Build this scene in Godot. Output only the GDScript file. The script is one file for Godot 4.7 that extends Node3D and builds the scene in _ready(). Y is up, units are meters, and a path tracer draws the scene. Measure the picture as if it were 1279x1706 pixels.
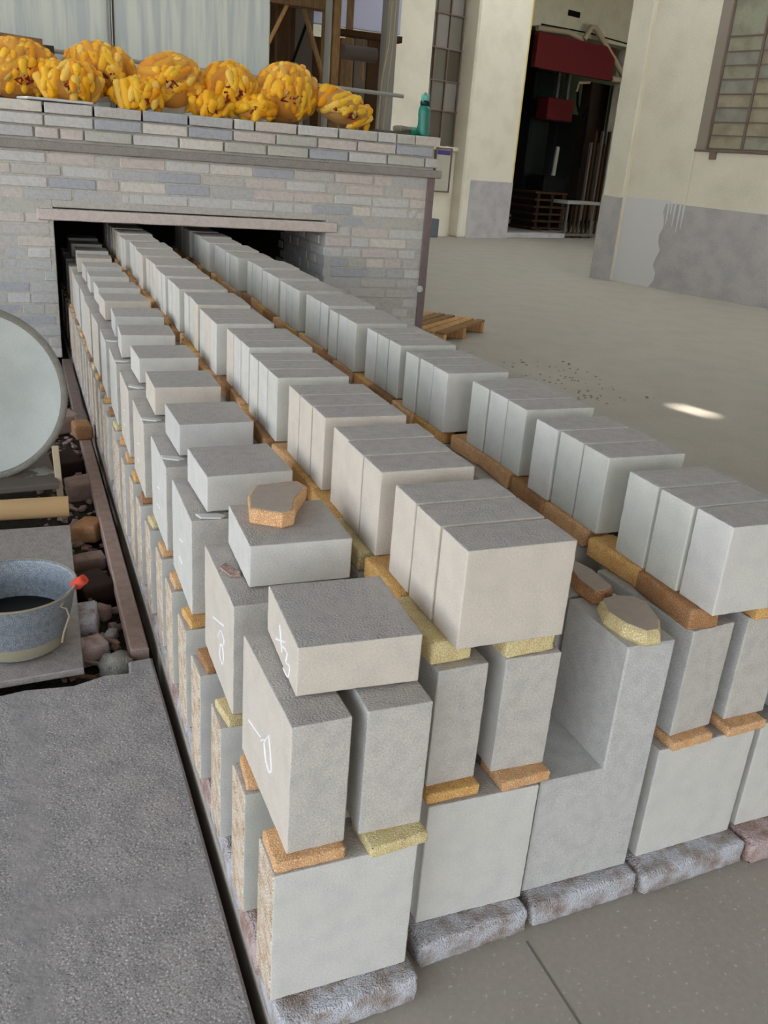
extends Node3D
# A kiln-car load of pale refractory blocks running into a brick tunnel kiln, in an old works hall.

const ORD = ["frontmost", "second", "third", "fourth", "fifth", "sixth", "seventh", "eighth", "ninth", "tenth", "eleventh", "twelfth", "thirteenth", "fourteenth", "fifteenth", "sixteenth", "seventeenth"]
const TENS = ["eighteenth", "nineteenth", "twentieth", "twenty-first", "twenty-second", "twenty-third", "twenty-fourth", "twenty-fifth", "twenty-sixth", "twenty-seventh", "twenty-eighth", "twenty-ninth", "thirtieth", "thirty-first", "thirty-second"]
const BAYS = 16
const KZ = -4.3          # front face of the kiln
const KTOP = 1.308       # top of the kiln
const HALL = -0.294      # the hall stands turned against the block rows
var rng := RandomNumberGenerator.new()
var used := {}
var M := {}
var BM := {}
var hall := Transform3D(Basis(Vector3(.957, 0, -.29).normalized(), Vector3.UP, Vector3(.29, 0, .957).normalized()), Vector3.ZERO)

# ---------------------------------------------------------------- mesh helper
class Shape:
	var v := PackedVector3Array()
	var n := PackedVector3Array()
	func tri(a: Vector3, b: Vector3, c: Vector3, out: Vector3, na = null, nb = null, nc = null) -> void:
		var f := (c - a).cross(b - a)
		if f.length_squared() < 1e-16:
			return
		f = f.normalized()
		var flip := f.dot(out) < 0.0
		if flip:
			f = -f
		var p := [a, c, b] if flip else [a, b, c]
		var q := [na, nc, nb] if flip else [na, nb, nc]
		for i in 3:
			v.append(p[i])
			n.append(f if q[i] == null else q[i])
	func quad(a: Vector3, b: Vector3, c: Vector3, d: Vector3, out: Vector3) -> void:
		tri(a, b, c, out)
		tri(a, c, d, out)
	func add(o: Shape, t: Transform3D) -> void:
		var mirrored := t.basis.determinant() < 0.0
		for i in o.v.size():
			var j: int = i if not mirrored else (i / 3) * 3 + [0, 2, 1][i % 3]
			v.append(t * o.v[j])
			n.append((t.basis * o.n[j]).normalized())
	func mesh(into: ArrayMesh = null, m: Material = null) -> ArrayMesh:
		var am := ArrayMesh.new() if into == null else into
		var a := []
		a.resize(Mesh.ARRAY_MAX)
		a[Mesh.ARRAY_VERTEX] = v
		a[Mesh.ARRAY_NORMAL] = n
		am.add_surface_from_arrays(Mesh.PRIMITIVE_TRIANGLES, a)
		if m:
			am.surface_set_material(am.get_surface_count() - 1, m)
		return am

# box with chamfered edges, standing on y = 0, centred in x and z
func cbox(s: Vector3, ch := 0.003, at := Vector3.ZERO, into: Shape = null, lean := Vector3.ZERO) -> Shape:
	var o := Shape.new() if into == null else into
	var h := s / 2.0
	ch = minf(ch, minf(h.x, minf(h.y, h.z)) * .8)
	var c := at + Vector3(0, h.y, 0)
	var P := func(ax: int, sx: float, sy: float, sz: float) -> Vector3:
		var p := Vector3(sx * (h.x - (0.0 if ax == 0 else ch)), sy * (h.y - (0.0 if ax == 1 else ch)), sz * (h.z - (0.0 if ax == 2 else ch)))
		return c + p + lean * ((p.y + h.y) / s.y)
	for k in [-1.0, 1.0]:
		o.quad(P.call(0, k, -1, -1), P.call(0, k, 1, -1), P.call(0, k, 1, 1), P.call(0, k, -1, 1), Vector3(k, 0, 0))
		o.quad(P.call(1, -1, k, -1), P.call(1, 1, k, -1), P.call(1, 1, k, 1), P.call(1, -1, k, 1), Vector3(0, k, 0))
		o.quad(P.call(2, -1, -1, k), P.call(2, 1, -1, k), P.call(2, 1, 1, k), P.call(2, -1, 1, k), Vector3(0, 0, k))
	for a in [-1.0, 1.0]:
		for b in [-1.0, 1.0]:
			o.quad(P.call(0, a, b, -1), P.call(0, a, b, 1), P.call(1, a, b, 1), P.call(1, a, b, -1), Vector3(a, b, 0))
			o.quad(P.call(0, a, -1, b), P.call(0, a, 1, b), P.call(2, a, 1, b), P.call(2, a, -1, b), Vector3(a, 0, b))
			o.quad(P.call(1, -1, a, b), P.call(1, 1, a, b), P.call(2, 1, a, b), P.call(2, -1, a, b), Vector3(0, a, b))
			for d in [-1.0, 1.0]:
				o.tri(P.call(0, a, b, d), P.call(1, a, b, d), P.call(2, a, b, d), Vector3(a, b, d))
	return o

# finely divided box with rounded, worn edges; standing on y = 0. faces: which of the six go into the shape (all by default)
func rough_box(s: Vector3, r: float, amp: float, step: float, sd: int, freq := 60.0, edge := 1.0, only = null, skip = null) -> Shape:
	var o := Shape.new()
	var h := s / 2.0
	var nz := FastNoiseLite.new()
	nz.seed = sd
	nz.frequency = 1.0
	var lines := []
	for ax in 3:
		var l := [-h[ax], -h[ax] + r]
		var k := maxi(1, int(round((s[ax] - 2.0 * r) / step)))
		for i in range(1, k):
			l.append(-h[ax] + r + (s[ax] - 2.0 * r) * i / k)
		l.append(h[ax] - r)
		l.append(h[ax])
		lines.append(l)
	var place := func(p: Vector3) -> Vector3:
		var q := p.clamp(-h + Vector3(r, r, r), h - Vector3(r, r, r))
		var d := p - q
		var comps := int(absf(d.x) > 1e-7) + int(absf(d.y) > 1e-7) + int(absf(d.z) > 1e-7)
		var dir := d.normalized()
		var w := nz.get_noise_3dv(p * freq)
		var w2 := nz.get_noise_3dv(p * freq * 2.7 + Vector3(9, 4, 2))
		var k := amp * (w * .7 + w2 * .3)
		if comps >= 2:
			k = maxf(-absf(w + w2) * amp * 2.2 * edge, -r * .75)
		return q + dir * (r + k) + Vector3(0, h.y, 0)
	var acc := {}
	var quads := []
	for ax in 3:
		var u: int = (ax + 1) % 3
		var w: int = (ax + 2) % 3
		for sg in [-1.0, 1.0]:
			var fid: int = ax * 2 + (1 if sg > 0 else 0)
			if only != null and not fid in only or skip != null and fid in skip:
				continue
			var grid := []
			for i in lines[u].size():
				var row := []
				for j in lines[w].size():
					var p := Vector3.ZERO
					p[ax] = sg * h[ax]
					p[u] = lines[u][i]
					p[w] = lines[w][j]
					row.append(place.call(p))
				grid.append(row)
			var out := Vector3.ZERO
			out[ax] = sg
			for i in lines[u].size() - 1:
				for j in lines[w].size() - 1:
					quads.append([grid[i][j], grid[i + 1][j], grid[i + 1][j + 1], grid[i][j + 1], out])
	for q in quads:
		var f: Vector3 = (q[2] - q[0]).cross(q[1] - q[0]) + (q[3] - q[0]).cross(q[2] - q[0])
		if f.dot(q[4]) < 0:
			f = -f
		for i in 4:
			var key := Vector3i((q[i] * 20000.0).round())
			acc[key] = acc.get(key, Vector3.ZERO) + f
	for q in quads:
		var m := []
		for i in 4:
			m.append(acc[Vector3i((q[i] * 20000.0).round())].normalized())
		o.tri(q[0], q[1], q[2], q[4], m[0], m[1], m[2])
		o.tri(q[0], q[2], q[3], q[4], m[0], m[2], m[3])
	return o

# profile of (radius, height) turned round y
func lathe(prof: Array, seg := 24, into: Shape = null, wobble := 0.0, sd := 1) -> Shape:
	var o := Shape.new() if into == null else into
	var nz := FastNoiseLite.new()
	nz.seed = sd
	nz.frequency = 1.0
	var nr := []
	for i in prof.size():
		var a: Vector2 = prof[maxi(0, i - 1)]
		var b: Vector2 = prof[mini(prof.size() - 1, i + 1)]
		var t := b - a
		nr.append(Vector2(t.y, -t.x).normalized())
	var P := func(i: int, k: int) -> Vector3:
		var ang := TAU * (k % seg) / seg
		var r: float = prof[i].x
		if wobble > 0.0:
			r *= 1.0 + wobble * nz.get_noise_3d(cos(ang) * 2.0, sin(ang) * 2.0, prof[i].y * 30.0)
		return Vector3(cos(ang) * r, prof[i].y, sin(ang) * r)
	var N := func(i: int, k: int) -> Vector3:
		var ang := TAU * (k % seg) / seg
		return Vector3(cos(ang) * nr[i].x, nr[i].y, sin(ang) * nr[i].x)
	for i in prof.size() - 1:
		for k in seg:
			var a: Vector3 = P.call(i, k)
			var b: Vector3 = P.call(i, k + 1)
			var c: Vector3 = P.call(i + 1, k + 1)
			var d: Vector3 = P.call(i + 1, k)
			var out: Vector3 = N.call(i, k) + N.call(i + 1, k + 1)
			o.tri(a, b, c, out, N.call(i, k), N.call(i, k + 1), N.call(i + 1, k + 1))
			o.tri(a, c, d, out, N.call(i, k), N.call(i + 1, k + 1), N.call(i + 1, k))
	return o

func tube(pts: Array, rad, seg := 8, into: Shape = null) -> Shape:
	var o := Shape.new() if into == null else into
	var rings := []
	var up := Vector3(0.13, 0.97, 0.21).normalized()
	for i in pts.size():
		var t: Vector3 = (pts[mini(i + 1, pts.size() - 1)] - pts[maxi(i - 1, 0)]).normalized()
		if absf(t.dot(up)) > .95:
			up = Vector3(.9, .1, .3).normalized()
		var s := t.cross(up).normalized()
		up = s.cross(t).normalized()
		var r: float = rad[i] if rad is Array else rad
		var ring := []
		for k in seg:
			var a := TAU * k / seg
			var dir := s * cos(a) + up * sin(a)
			ring.append([pts[i] + dir * r, dir])
		rings.append(ring)
	for i in pts.size() - 1:
		for k in seg:
			var a: Array = rings[i][k]
			var b: Array = rings[i][(k + 1) % seg]
			var c: Array = rings[i + 1][(k + 1) % seg]
			var d: Array = rings[i + 1][k]
			o.tri(a[0], b[0], c[0], a[1] + c[1], a[1], b[1], c[1])
			o.tri(a[0], c[0], d[0], a[1] + c[1], a[1], c[1], d[1])
	for e in [0, pts.size() - 1]:
		var out: Vector3 = (pts[0] - pts[1]) if e == 0 else (pts[-1] - pts[-2])
		for k in seg:
			o.tri(pts[e], rings[e][k][0], rings[e][(k + 1) % seg][0], out)
	return o

# polygon in x/z raised from y = 0 to th, with a worn bevel; sides slope outward by flare
func slab(poly: Array, th: float, bev := 0.004, flare := 0.0, into: Shape = null) -> Shape:
	var o := Shape.new() if into == null else into
	var pp := PackedVector2Array(poly)
	if Geometry2D.is_polygon_clockwise(pp):
		pp.reverse()
	var n := pp.size()
	var en := []
	for i in n:
		var t := (pp[(i + 1) % n] - pp[i]).normalized()
		en.append(Vector2(t.y, -t.x))
	if not Geometry2D.is_point_in_polygon((pp[0] + pp[1]) / 2.0 - en[0] * .0005, pp):
		for i in n:
			en[i] = -en[i]
	var lay := func(k: float, y: float) -> Array:
		var l := []
		for i in n:
			var a: Vector2 = en[(i + n - 1) % n]
			var b: Vector2 = en[i]
			var mt := (a + b).normalized()
			var q: Vector2 = pp[i] + mt * (k / maxf(mt.dot(a), .4))
			l.append(Vector3(q.x, y, q.y))
		return l
	var L := [lay.call(-bev, 0.0), lay.call(flare * .3, bev), lay.call(flare, th - bev), lay.call(flare - bev, th)]
	for j in 3:
		for i in n:
			var k := (i + 1) % n
			var out := Vector3(en[i].x, .5 if j == 2 else (-.5 if j == 0 else 0.0), en[i].y)
			o.quad(L[j][i], L[j][k], L[j + 1][k], L[j + 1][i], out)
	var id := Geometry2D.triangulate_polygon(pp)
	for i in range(0, id.size(), 3):
		o.tri(L[3][id[i]], L[3][id[i + 1]], L[3][id[i + 2]], Vector3.UP)
		o.tri(L[0][id[i]], L[0][id[i + 1]], L[0][id[i + 2]], Vector3.DOWN)
	return o

func ordw(i: int) -> String:
	return ORD[i] if i < 17 else TENS[mini(i - 17, 14)]

func nth(i: int) -> String:
	return "frontmost" if i == 0 else ordw(i) + " from the front"

# ---------------------------------------------------------------- scene helpers
func numbered(called: String) -> String:
	var k: int = used.get(called, 0)
	used[called] = k + 1
	return called if k == 0 else "%s_%03d" % [called, k]

func tag(o: Node, label: String, category := "", group := "", kind := "") -> Node:
	if label: o.set_meta("label", label)
	if category: o.set_meta("category", category)
	if group: o.set_meta("group", group)
	if kind: o.set_meta("kind", kind)
	return o

func thing(called: String, label: String, category: String, at := Vector3.ZERO, turn := 0.0, group := "") -> Node3D:
	var o := Node3D.new()
	o.name = numbered(called)
	add_child(o, true)
	o.position = at
	o.rotation.y = turn
	tag(o, label, category, group)
	return o

func obj(called: String, shape, mat: Material, parent: Node = null, at := Vector3.ZERO, rot := Vector3.ZERO) -> MeshInstance3D:
	var o := MeshInstance3D.new()
	o.mesh = shape.mesh() if shape is Shape else shape
	if mat:
		o.material_override = mat
	if parent == null:
		o.name = numbered(called)
		add_child(o, true)
	else:
		var key := "%d/%s" % [parent.get_instance_id(), called]
		o.name = called if not used.has(key) else "%s_%03d" % [called, used[key]]
		used[key] = used.get(key, 0) + 1
		parent.add_child(o, true)
	o.position = at
	o.rotation = rot
	return o

func one(called: String, shape, mat: Material, label: String, category: String, at := Vector3.ZERO, rot := Vector3.ZERO, group := "") -> MeshInstance3D:
	var o := obj(called, shape, mat, null, at, rot)
	tag(o, label, category, group)
	return o

func struct(called: String, shape, mat: Material, at := Vector3.ZERO, rot := Vector3.ZERO, parent: Node = null) -> MeshInstance3D:
	var o := obj(called, shape, mat, parent, at, rot)
	if parent == null:
		o.set_meta("kind", "structure")
	return o

# a box given by its corners in the hall's own axes (u to the right along the back wall, w towards the camera)
func hbox(u0: float, u1: float, y0: float, y1: float, w0: float, w1: float, ch := .004) -> Shape:
	var s := Shape.new()
	s.add(cbox(Vector3(u1 - u0, y1 - y0, w1 - w0), ch), hall * Transform3D(Basis(), Vector3((u0 + u1) / 2, y0, (w0 + w1) / 2)))
	return s

func wbox(x0: float, x1: float, y0: float, y1: float, z0: float, z1: float, ch := .003, into: Shape = null) -> Shape:
	return cbox(Vector3(x1 - x0, y1 - y0, z1 - z0), ch, Vector3((x0 + x1) / 2, y0, (z0 + z1) / 2), into)

# points of the passage beyond the doorway: (u, y) as measured in the pier's plane, w the depth at which they stand
func deep(u: float, y: float, w: float) -> Vector3:
	var k := (w - .73) / -11.48
	return hall * Vector3(-.48 + (u + .48) * k, maxf(0.0, 1.157 + (y - 1.157) * k), w)

func dbox(u0: float, u1: float, y0: float, y1: float, w: float, d: float, ch := .004) -> Shape:
	var k := (w - .73) / -11.48
	return hbox(-.48 + (u0 + .48) * k, -.48 + (u1 + .48) * k, maxf(0.0, 1.157 + (y0 - 1.157) * k), 1.157 + (y1 - 1.157) * k, w - d, w, ch)

func hp(u: float, y: float, w: float) -> Vector3:
	return hall * Vector3(u, y, w)

# ---------------------------------------------------------------- materials
func noise_image(size: int, freq: float, sd: int, kind := FastNoiseLite.TYPE_SIMPLEX_SMOOTH, oct := 4) -> Image:
	var f := FastNoiseLite.new()
	f.seed = sd
	f.noise_type = kind
	f.frequency = freq
	f.fractal_octaves = oct
	return f.get_seamless_image(size, size, false, false, .15, true)

# colour texture: base colour, large blotches, fine grain, scattered dark and light specks
func stone_tex(size: int, base: Color, blotch: Color, amount: float, grain: float, dark: float, sd: int, bfreq := .012, light := 0.0, speck := Color(.25, .24, .22)) -> ImageTexture:
	var a := noise_image(size, bfreq, sd)
	var b := noise_image(size, .12, sd + 7, FastNoiseLite.TYPE_SIMPLEX, 2)
	var c := noise_image(size, .16, sd + 13, FastNoiseLite.TYPE_SIMPLEX, 1)
	var da := a.get_data()
	var db := b.get_data()
	var dc := c.get_data()
	var r := RandomNumberGenerator.new()
	r.seed = sd
	var out := PackedByteArray()
	out.resize(size * size * 3)
	for i in size * size:
		var k := clampf((da[i] / 255.0 - .35) * 1.8, 0, 1) * amount
		var col := base.lerp(blotch, k)
		var g := 1.0 + (db[i] / 255.0 - .5) * grain + r.randf_range(-.5, .5) * grain * .6
		col = Color(col.r * g, col.g * g, col.b * g)
		var s := dc[i] / 255.0
		if s > 1.0 - dark:
			col = col.lerp(speck, clampf((s - 1.0 + dark) / .06, 0, .8))
		elif s < light:
			col = col.lerp(Color(.97, .95, .92), clampf((light - s) / .06, 0, .6))
		out[i * 3] = int(clampf(col.r, 0, 1) * 255)
		out[i * 3 + 1] = int(clampf(col.g, 0, 1) * 255)
		out[i * 3 + 2] = int(clampf(col.b, 0, 1) * 255)
	return ImageTexture.create_from_image(Image.create_from_data(size, size, false, Image.FORMAT_RGB8, out))

func bump_tex(size: int, sd: int, freq := .08, pits := .25) -> ImageTexture:
	var b := noise_image(size, freq, sd, FastNoiseLite.TYPE_SIMPLEX, 3)
	var c := noise_image(size, .15, sd + 13, FastNoiseLite.TYPE_SIMPLEX, 1)
	var db := b.get_data()
	var dc := c.get_data()
	var out := PackedByteArray()
	out.resize(size * size)
	for i in size * size:
		var h := .6 + (db[i] / 255.0 - .5) * .5
		var s := dc[i] / 255.0
		if s > 1.0 - pits:
			h -= (s - 1.0 + pits) * 2.0
		out[i] = int(clampf(h, 0, 1) * 255)
	return ImageTexture.create_from_image(Image.create_from_data(size, size, false, Image.FORMAT_L8, out))

# streaky texture: grain that runs along v
func streak_tex(w: int, h: int, a: Color, b: Color, sd: int, fu := .09, fv := .008, contrast := 1.6) -> ImageTexture:
	var f := FastNoiseLite.new()
	f.seed = sd
	f.frequency = 1.0
	f.fractal_octaves = 4
	var im := Image.create(w, h, false, Image.FORMAT_RGB8)
	for y in h:
		for x in w:
			var ang := TAU * x / w
			var k := f.get_noise_3d(cos(ang) * w * fu / TAU, sin(ang) * w * fu / TAU, absf(y - h * .5) * fv)
			im.set_pixel(x, y, a.lerp(b, clampf(.5 + k * contrast, 0, 1)))
	return ImageTexture.create_from_image(im)

func mat(col: Color, rough := .9, tex: Texture2D = null, sc := 2.0, bump: Texture2D = null, bs := .2, world := true) -> StandardMaterial3D:
	var m := StandardMaterial3D.new()
	m.albedo_color = col
	m.roughness = rough
	m.metallic_specular = .3
	if tex or bump:
		m.uv1_triplanar = true
		m.uv1_world_triplanar = world
		m.uv1_triplanar_sharpness = 8.0
		m.uv1_scale = Vector3.ONE * sc
	if tex:
		m.albedo_texture = tex
	if bump:
		m.heightmap_enabled = true
		m.heightmap_texture = bump
		m.heightmap_scale = bs
	return m

func tint(m: StandardMaterial3D, c: Color) -> StandardMaterial3D:
	var k: StandardMaterial3D = m.duplicate()
	k.albedo_color = c
	return k

func materials() -> void:
	var block := stone_tex(768, Color(.83, .815, .785), Color(.74, .735, .72), .34, .05, .05, 3, .01, .07, Color(.6, .59, .57))
	var bb := bump_tex(768, 5, .09, .2)
	var ob0 := bump_tex(512, 8, .13, .35)
	M.block = mat(Color(1, 1, 1), .92, block, 2.2, bb, .035)
	M.block_warm = tint(M.block, Color(1.0, .968, .938))
	M.block_green = tint(M.block, Color(.972, .98, .965))
	M.block_cool = tint(M.block, Color(.955, .96, .968))
	var pitted := stone_tex(768, Color(.78, .77, .75), Color(.70, .695, .69), .6, .08, .09, 21, .016, .08, Color(.56, .55, .54))
	M.block_side = mat(Color(1.0, .985, .965), .93, pitted, 2.2, bb, .05)
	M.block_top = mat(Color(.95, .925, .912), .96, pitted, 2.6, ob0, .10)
	M.block_pitted = mat(Color(1, 1, 1), .93, pitted, 2.2, bb, .07)
	var fired := stone_tex(512, Color(.85, .79, .71), Color(.70, .55, .41), .9, .14, .14, 33, .02, .2, Color(.45, .3, .2))
	M.cut_end = mat(Color(1, 1, 1), .95, fired, 3.0, bb, .14)
	var orange := stone_tex(512, Color(.87, .67, .46), Color(.80, .56, .36), .8, .10, .04, 41, .02, .25, Color(.5, .32, .18))
	var ob := bump_tex(512, 42, .06, .4)
	M.orange = mat(Color(1, 1, 1), .95, orange, 3.5, ob, .10)
	M.orange_yellow = tint(M.orange, Color(1, .99, .86))
	M.orange_dull = tint(M.orange, Color(.78, .74, .72))
	var yellow := stone_tex(512, Color(.87, .79, .56), Color(.80, .69, .46), .9, .12, .05, 47, .02, .3, Color(.5, .42, .25))
	M.yellow = mat(Color(1, 1, 1), .95, yellow, 3.5, ob, .12)
	M.dust = mat(Color(.88, .82, .78), .96, block, 5.0, bb, .1)
	var base := stone_tex(512, Color(.80, .795, .815), Color(.60, .53, .49), 1.0, .10, .03, 51, .012, .1)
	M.base_brick = mat(Color(1, 1, 1), .9, base, 3.0, ob, .3)
	M.base_pink = tint(M.base_brick, Color(1, .9, .86))
	var brick := stone_tex(512, Color(.87, .86, .845), Color(.80, .795, .79), .8, .06, .06, 61, .02, .15)
	var kb := bump_tex(512, 62, .05, .25)
	M.kiln = []
	for c in [Color(1, 1, 1), Color(.95, .94, .93), Color(1.0, .965, .945), Color(.92, .925, .935), Color(.86, .88, .92), Color(1.05, 1.03, 1.0), Color(.93, .93, .9)]:
		M.kiln.append(mat(c, .93, brick, 3.0, kb, .25))
	M.mortar = mat(Color(.93, .92, .90), .95, brick, 2.0, kb, .4)
	M.lintel = mat(Color(1.0, .945, .925), .9, brick, 2.0, kb, .2)
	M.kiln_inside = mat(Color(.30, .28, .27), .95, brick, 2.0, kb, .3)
	var floor := stone_tex(1024, Color(.70, .665, .615), Color(.655, .62, .573), .5, .04, .0, 71, .006, .05)
	var fb := bump_tex(512, 72, .05, .2)
	M.floor = mat(Color(1, 1, 1), .82, floor, .45)
	M.floor_front = mat(Color(.8, .78, .77), .6, floor, .9, fb, .05)
	var slabt := stone_tex(768, Color(.645, .62, .61), Color(.56, .545, .54), .8, .10, .08, 75, .012, .14)
	M.slab = mat(Color(1, 1, 1), .9, slabt, 1.4, fb, .25)
	M.pit = mat(Color(.45, .42, .40), .97, floor, 2.5, ob, 1.0)
	var wall := stone_tex(1024, Color(.90, .87, .79), Color(.85, .82, .74), .8, .04, .0, 81, .006, .08)
	M.wall = mat(Color(1, 1, 1), .9, wall, .3, fb, .1)
	M.wall_grey = mat(Color(.93, .95, .93), .92, wall, .45, fb, .3)
	var dado := stone_tex(768, Color(.74, .72, .71), Color(.66, .645, .64), .8, .05, .0, 85, .008, .1)
	M.dado = mat(Color(1, 1, 1), .9, dado, .6, fb, .1)
	M.whitewash = mat(Color(.86, .845, .835), .95)
	M.dark = mat(Color(.07, .065, .06), .95)
	M.black = mat(Color(.03, .03, .03), .8)
	M.ceiling = mat(Color(.42, .41, .39), .95)
	M.added_rooflight = mat(Color(.90, .92, .93), .9)
	M.added_rooflight.backlight_enabled = true
	M.added_rooflight.backlight = Color(.93, .945, .95)
	var wood := streak_tex(256, 256, Color(.66, .52, .36), Color(.52, .39, .26), 91, .09, .008, 1.0)
	M.wood = mat(Color(1, 1, 1), .85, wood, 3.0, null, .2)
	M.wood_light = tint(M.wood, Color(1.3, 1.3, 1.28))
	M.lath = mat(Color(.76, .69, .59), .85)
	M.wood_dark = tint(M.wood, Color(.5, .46, .44))
	M.wood_grey = tint(M.wood, Color(.85, .86, .9))
	var sheet := streak_tex(512, 512, Color(.84, .86, .825), Color(.735, .77, .77), 95, .05, .003)
	M.sheet = mat(Color(1, 1, 1), .55, sheet, .7)
	M.sheet.metallic_specular = .4
	M.steel = mat(Color(.40, .37, .355), .6, slabt, 2.0)
	M.steel.metallic = .3
	M.rust = mat(Color(.98, .86, .81), .8, slabt, 2.5)
	M.pink_steel = mat(Color(.62, .55, .55), .8, brick, 2.0)
	M.pole = mat(Color(.60, .59, .56), .5)
	M.rope = mat(Color(.72, .66, .56), .9)
	var zinc := stone_tex(512, Color(.55, .58, .61), Color(.43, .465, .50), .8, .12, .08, 97, .03, .2)
	M.zinc = mat(Color(1, 1, 1), .5, zinc, 4.0)
	M.zinc.metallic = .35
	M.slurry = mat(Color(.10, .09, .095), .5)
	M.stain = mat(Color(.72, .70, .62), .9, block, 3.0)
	M.board = mat(Color(.98, .96, .94), .85, slabt, 3.0, fb, .15)
	M.tan = mat(Color(.74, .61, .44), .85)
	M.rag = mat(Color(.85, .33, .26), .95)
	M.rag_dark = mat(Color(.6, .1, .1), .95)
	M.pan = mat(Color(.80, .805, .79), .75, stone_tex(512, Color(.96, .97, .96), Color(.80, .82, .80), .5, .03, .0, 99, .006), 1.2)
	M.plaster = mat(Color(.80, .79, .76), .95, block, 4.0, ob, .6)
	M.kernel = []
	for c in [Color(.97, .70, .12), Color(.98, .76, .20), Color(.95, .63, .08), Color(.98, .80, .36)]:
		var k := mat(c, .5)
		k.metallic_specular = .4
		k.subsurf_scatter_enabled = true
		k.subsurf_scatter_strength = .15
		M.kernel.append(k)
	M.husk = mat(Color(.80, .66, .36), .9)
	M.twine = mat(Color(.52, .14, .16), .9)
	M.lilac = mat(Color(.80, .80, .90), .8)
	M.net = mat(Color(.90, .68, .36, .36), .8)
	M.net.transparency = BaseMaterial3D.TRANSPARENCY_ALPHA
	M.net_tan = mat(Color(.82, .66, .42, .55), .8)
	M.net_tan.transparency = BaseMaterial3D.TRANSPARENCY_ALPHA
	M.teal = mat(Color(.13, .52, .46), .18)
	M.teal.clearcoat_enabled = true
	M.teal_dark = mat(Color(.03, .2, .19), .3)
	M.teal_pale = mat(Color(.45, .74, .68), .3)
	M.green = mat(Color(.05, .42, .27), .5)
	M.white = mat(Color(.85, .85, .83), .8)
	M.chalk = mat(Color(.97, .96, .97), 1.0)
	M.red_panel = mat(Color(.42, .15, .15), .7)
	M.pane = []
	for c in [Color(.65, .62, .53), Color(.63, .62, .55), Color(.655, .62, .545), Color(.62, .62, .56), Color(.60, .595, .56)]:
		M.pane.append(mat(c, .35, stone_tex(256, Color(.98, .97, .95), Color(.8, .79, .76), .7, .05, .0, 105, .02) if M.pane.is_empty() else M.pane[0].albedo_texture, .8))
	M.frame = mat(Color(.47, .41, .37), .8)
	M.glass_dark = []
	for c in [Color(.40, .38, .33), Color(.45, .43, .39), Color(.34, .31, .26), Color(.52, .50, .47)]:
		M.glass_dark.append(mat(c, .3))
	M.paper = mat(Color(.72, .70, .64), .9)
	M.violet = mat(Color(.3, .28, .5), .9)
	M.kraft = mat(Color(.42, .385, .355), .9)
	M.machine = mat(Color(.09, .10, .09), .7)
	M.machine_grey = mat(Color(.42, .43, .45), .8)
	M.seam = mat(Color(.50, .47, .44), .95)
	M.grime = mat(Color(.22, .17, .14), .9)

func _ready() -> void:
	rng.seed = 11
	# ------------------------------------------------ camera, sky, sun, exposure
	var cam := Camera3D.new()
	cam.name = "camera"
	cam.position = Vector3(-.2478, 1.1569, .8375)
	cam.rotation = Vector3(-.38307, -.41001, .078926)
	cam.fov = 60.91
	cam.near = .02
	add_child(cam)
	cam.current = true
	var sm := ProceduralSkyMaterial.new()
	sm.sky_top_color = Color(.80, .88, .97)
	sm.sky_horizon_color = Color(1.0, .995, .98)
	sm.sky_curve = .2
	sm.ground_bottom_color = Color(.36, .35, .32)
	sm.ground_horizon_color = Color(.62, .61, .58)
	sm.sky_energy_multiplier = 1.0
	var sky := Sky.new()
	sky.sky_material = sm
	var env := Environment.new()
	env.background_mode = Environment.BG_SKY
	env.sky = sky
	env.tonemap_mode = Environment.TONE_MAPPER_LINEAR
	env.tonemap_exposure = 3.85
	env.sdfgi_enabled = true
	env.ssao_enabled = true
	env.ssil_enabled = true
	var we := WorldEnvironment.new()
	we.name = "world_environment"
	we.environment = env
	add_child(we)
	var sun := DirectionalLight3D.new()      # from the right: it reaches the floor only through a gap in the roof
	sun.name = "sun"
	sun.light_color = Color(1, .965, .92)
	sun.light_energy = 2.0
	sun.light_angular_distance = 1.6
	sun.shadow_enabled = true
	sun.sky_mode = DirectionalLight3D.SKY_MODE_LIGHT_ONLY
	add_child(sun)
	sun.look_at_from_position(Vector3(2.2, 5.0, -.9), Vector3.ZERO)
	materials()
	hall_shell()
	kiln()
	car_and_blocks()
	left_side()
	kiln_top()
	far_side()
	floor_things()

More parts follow.
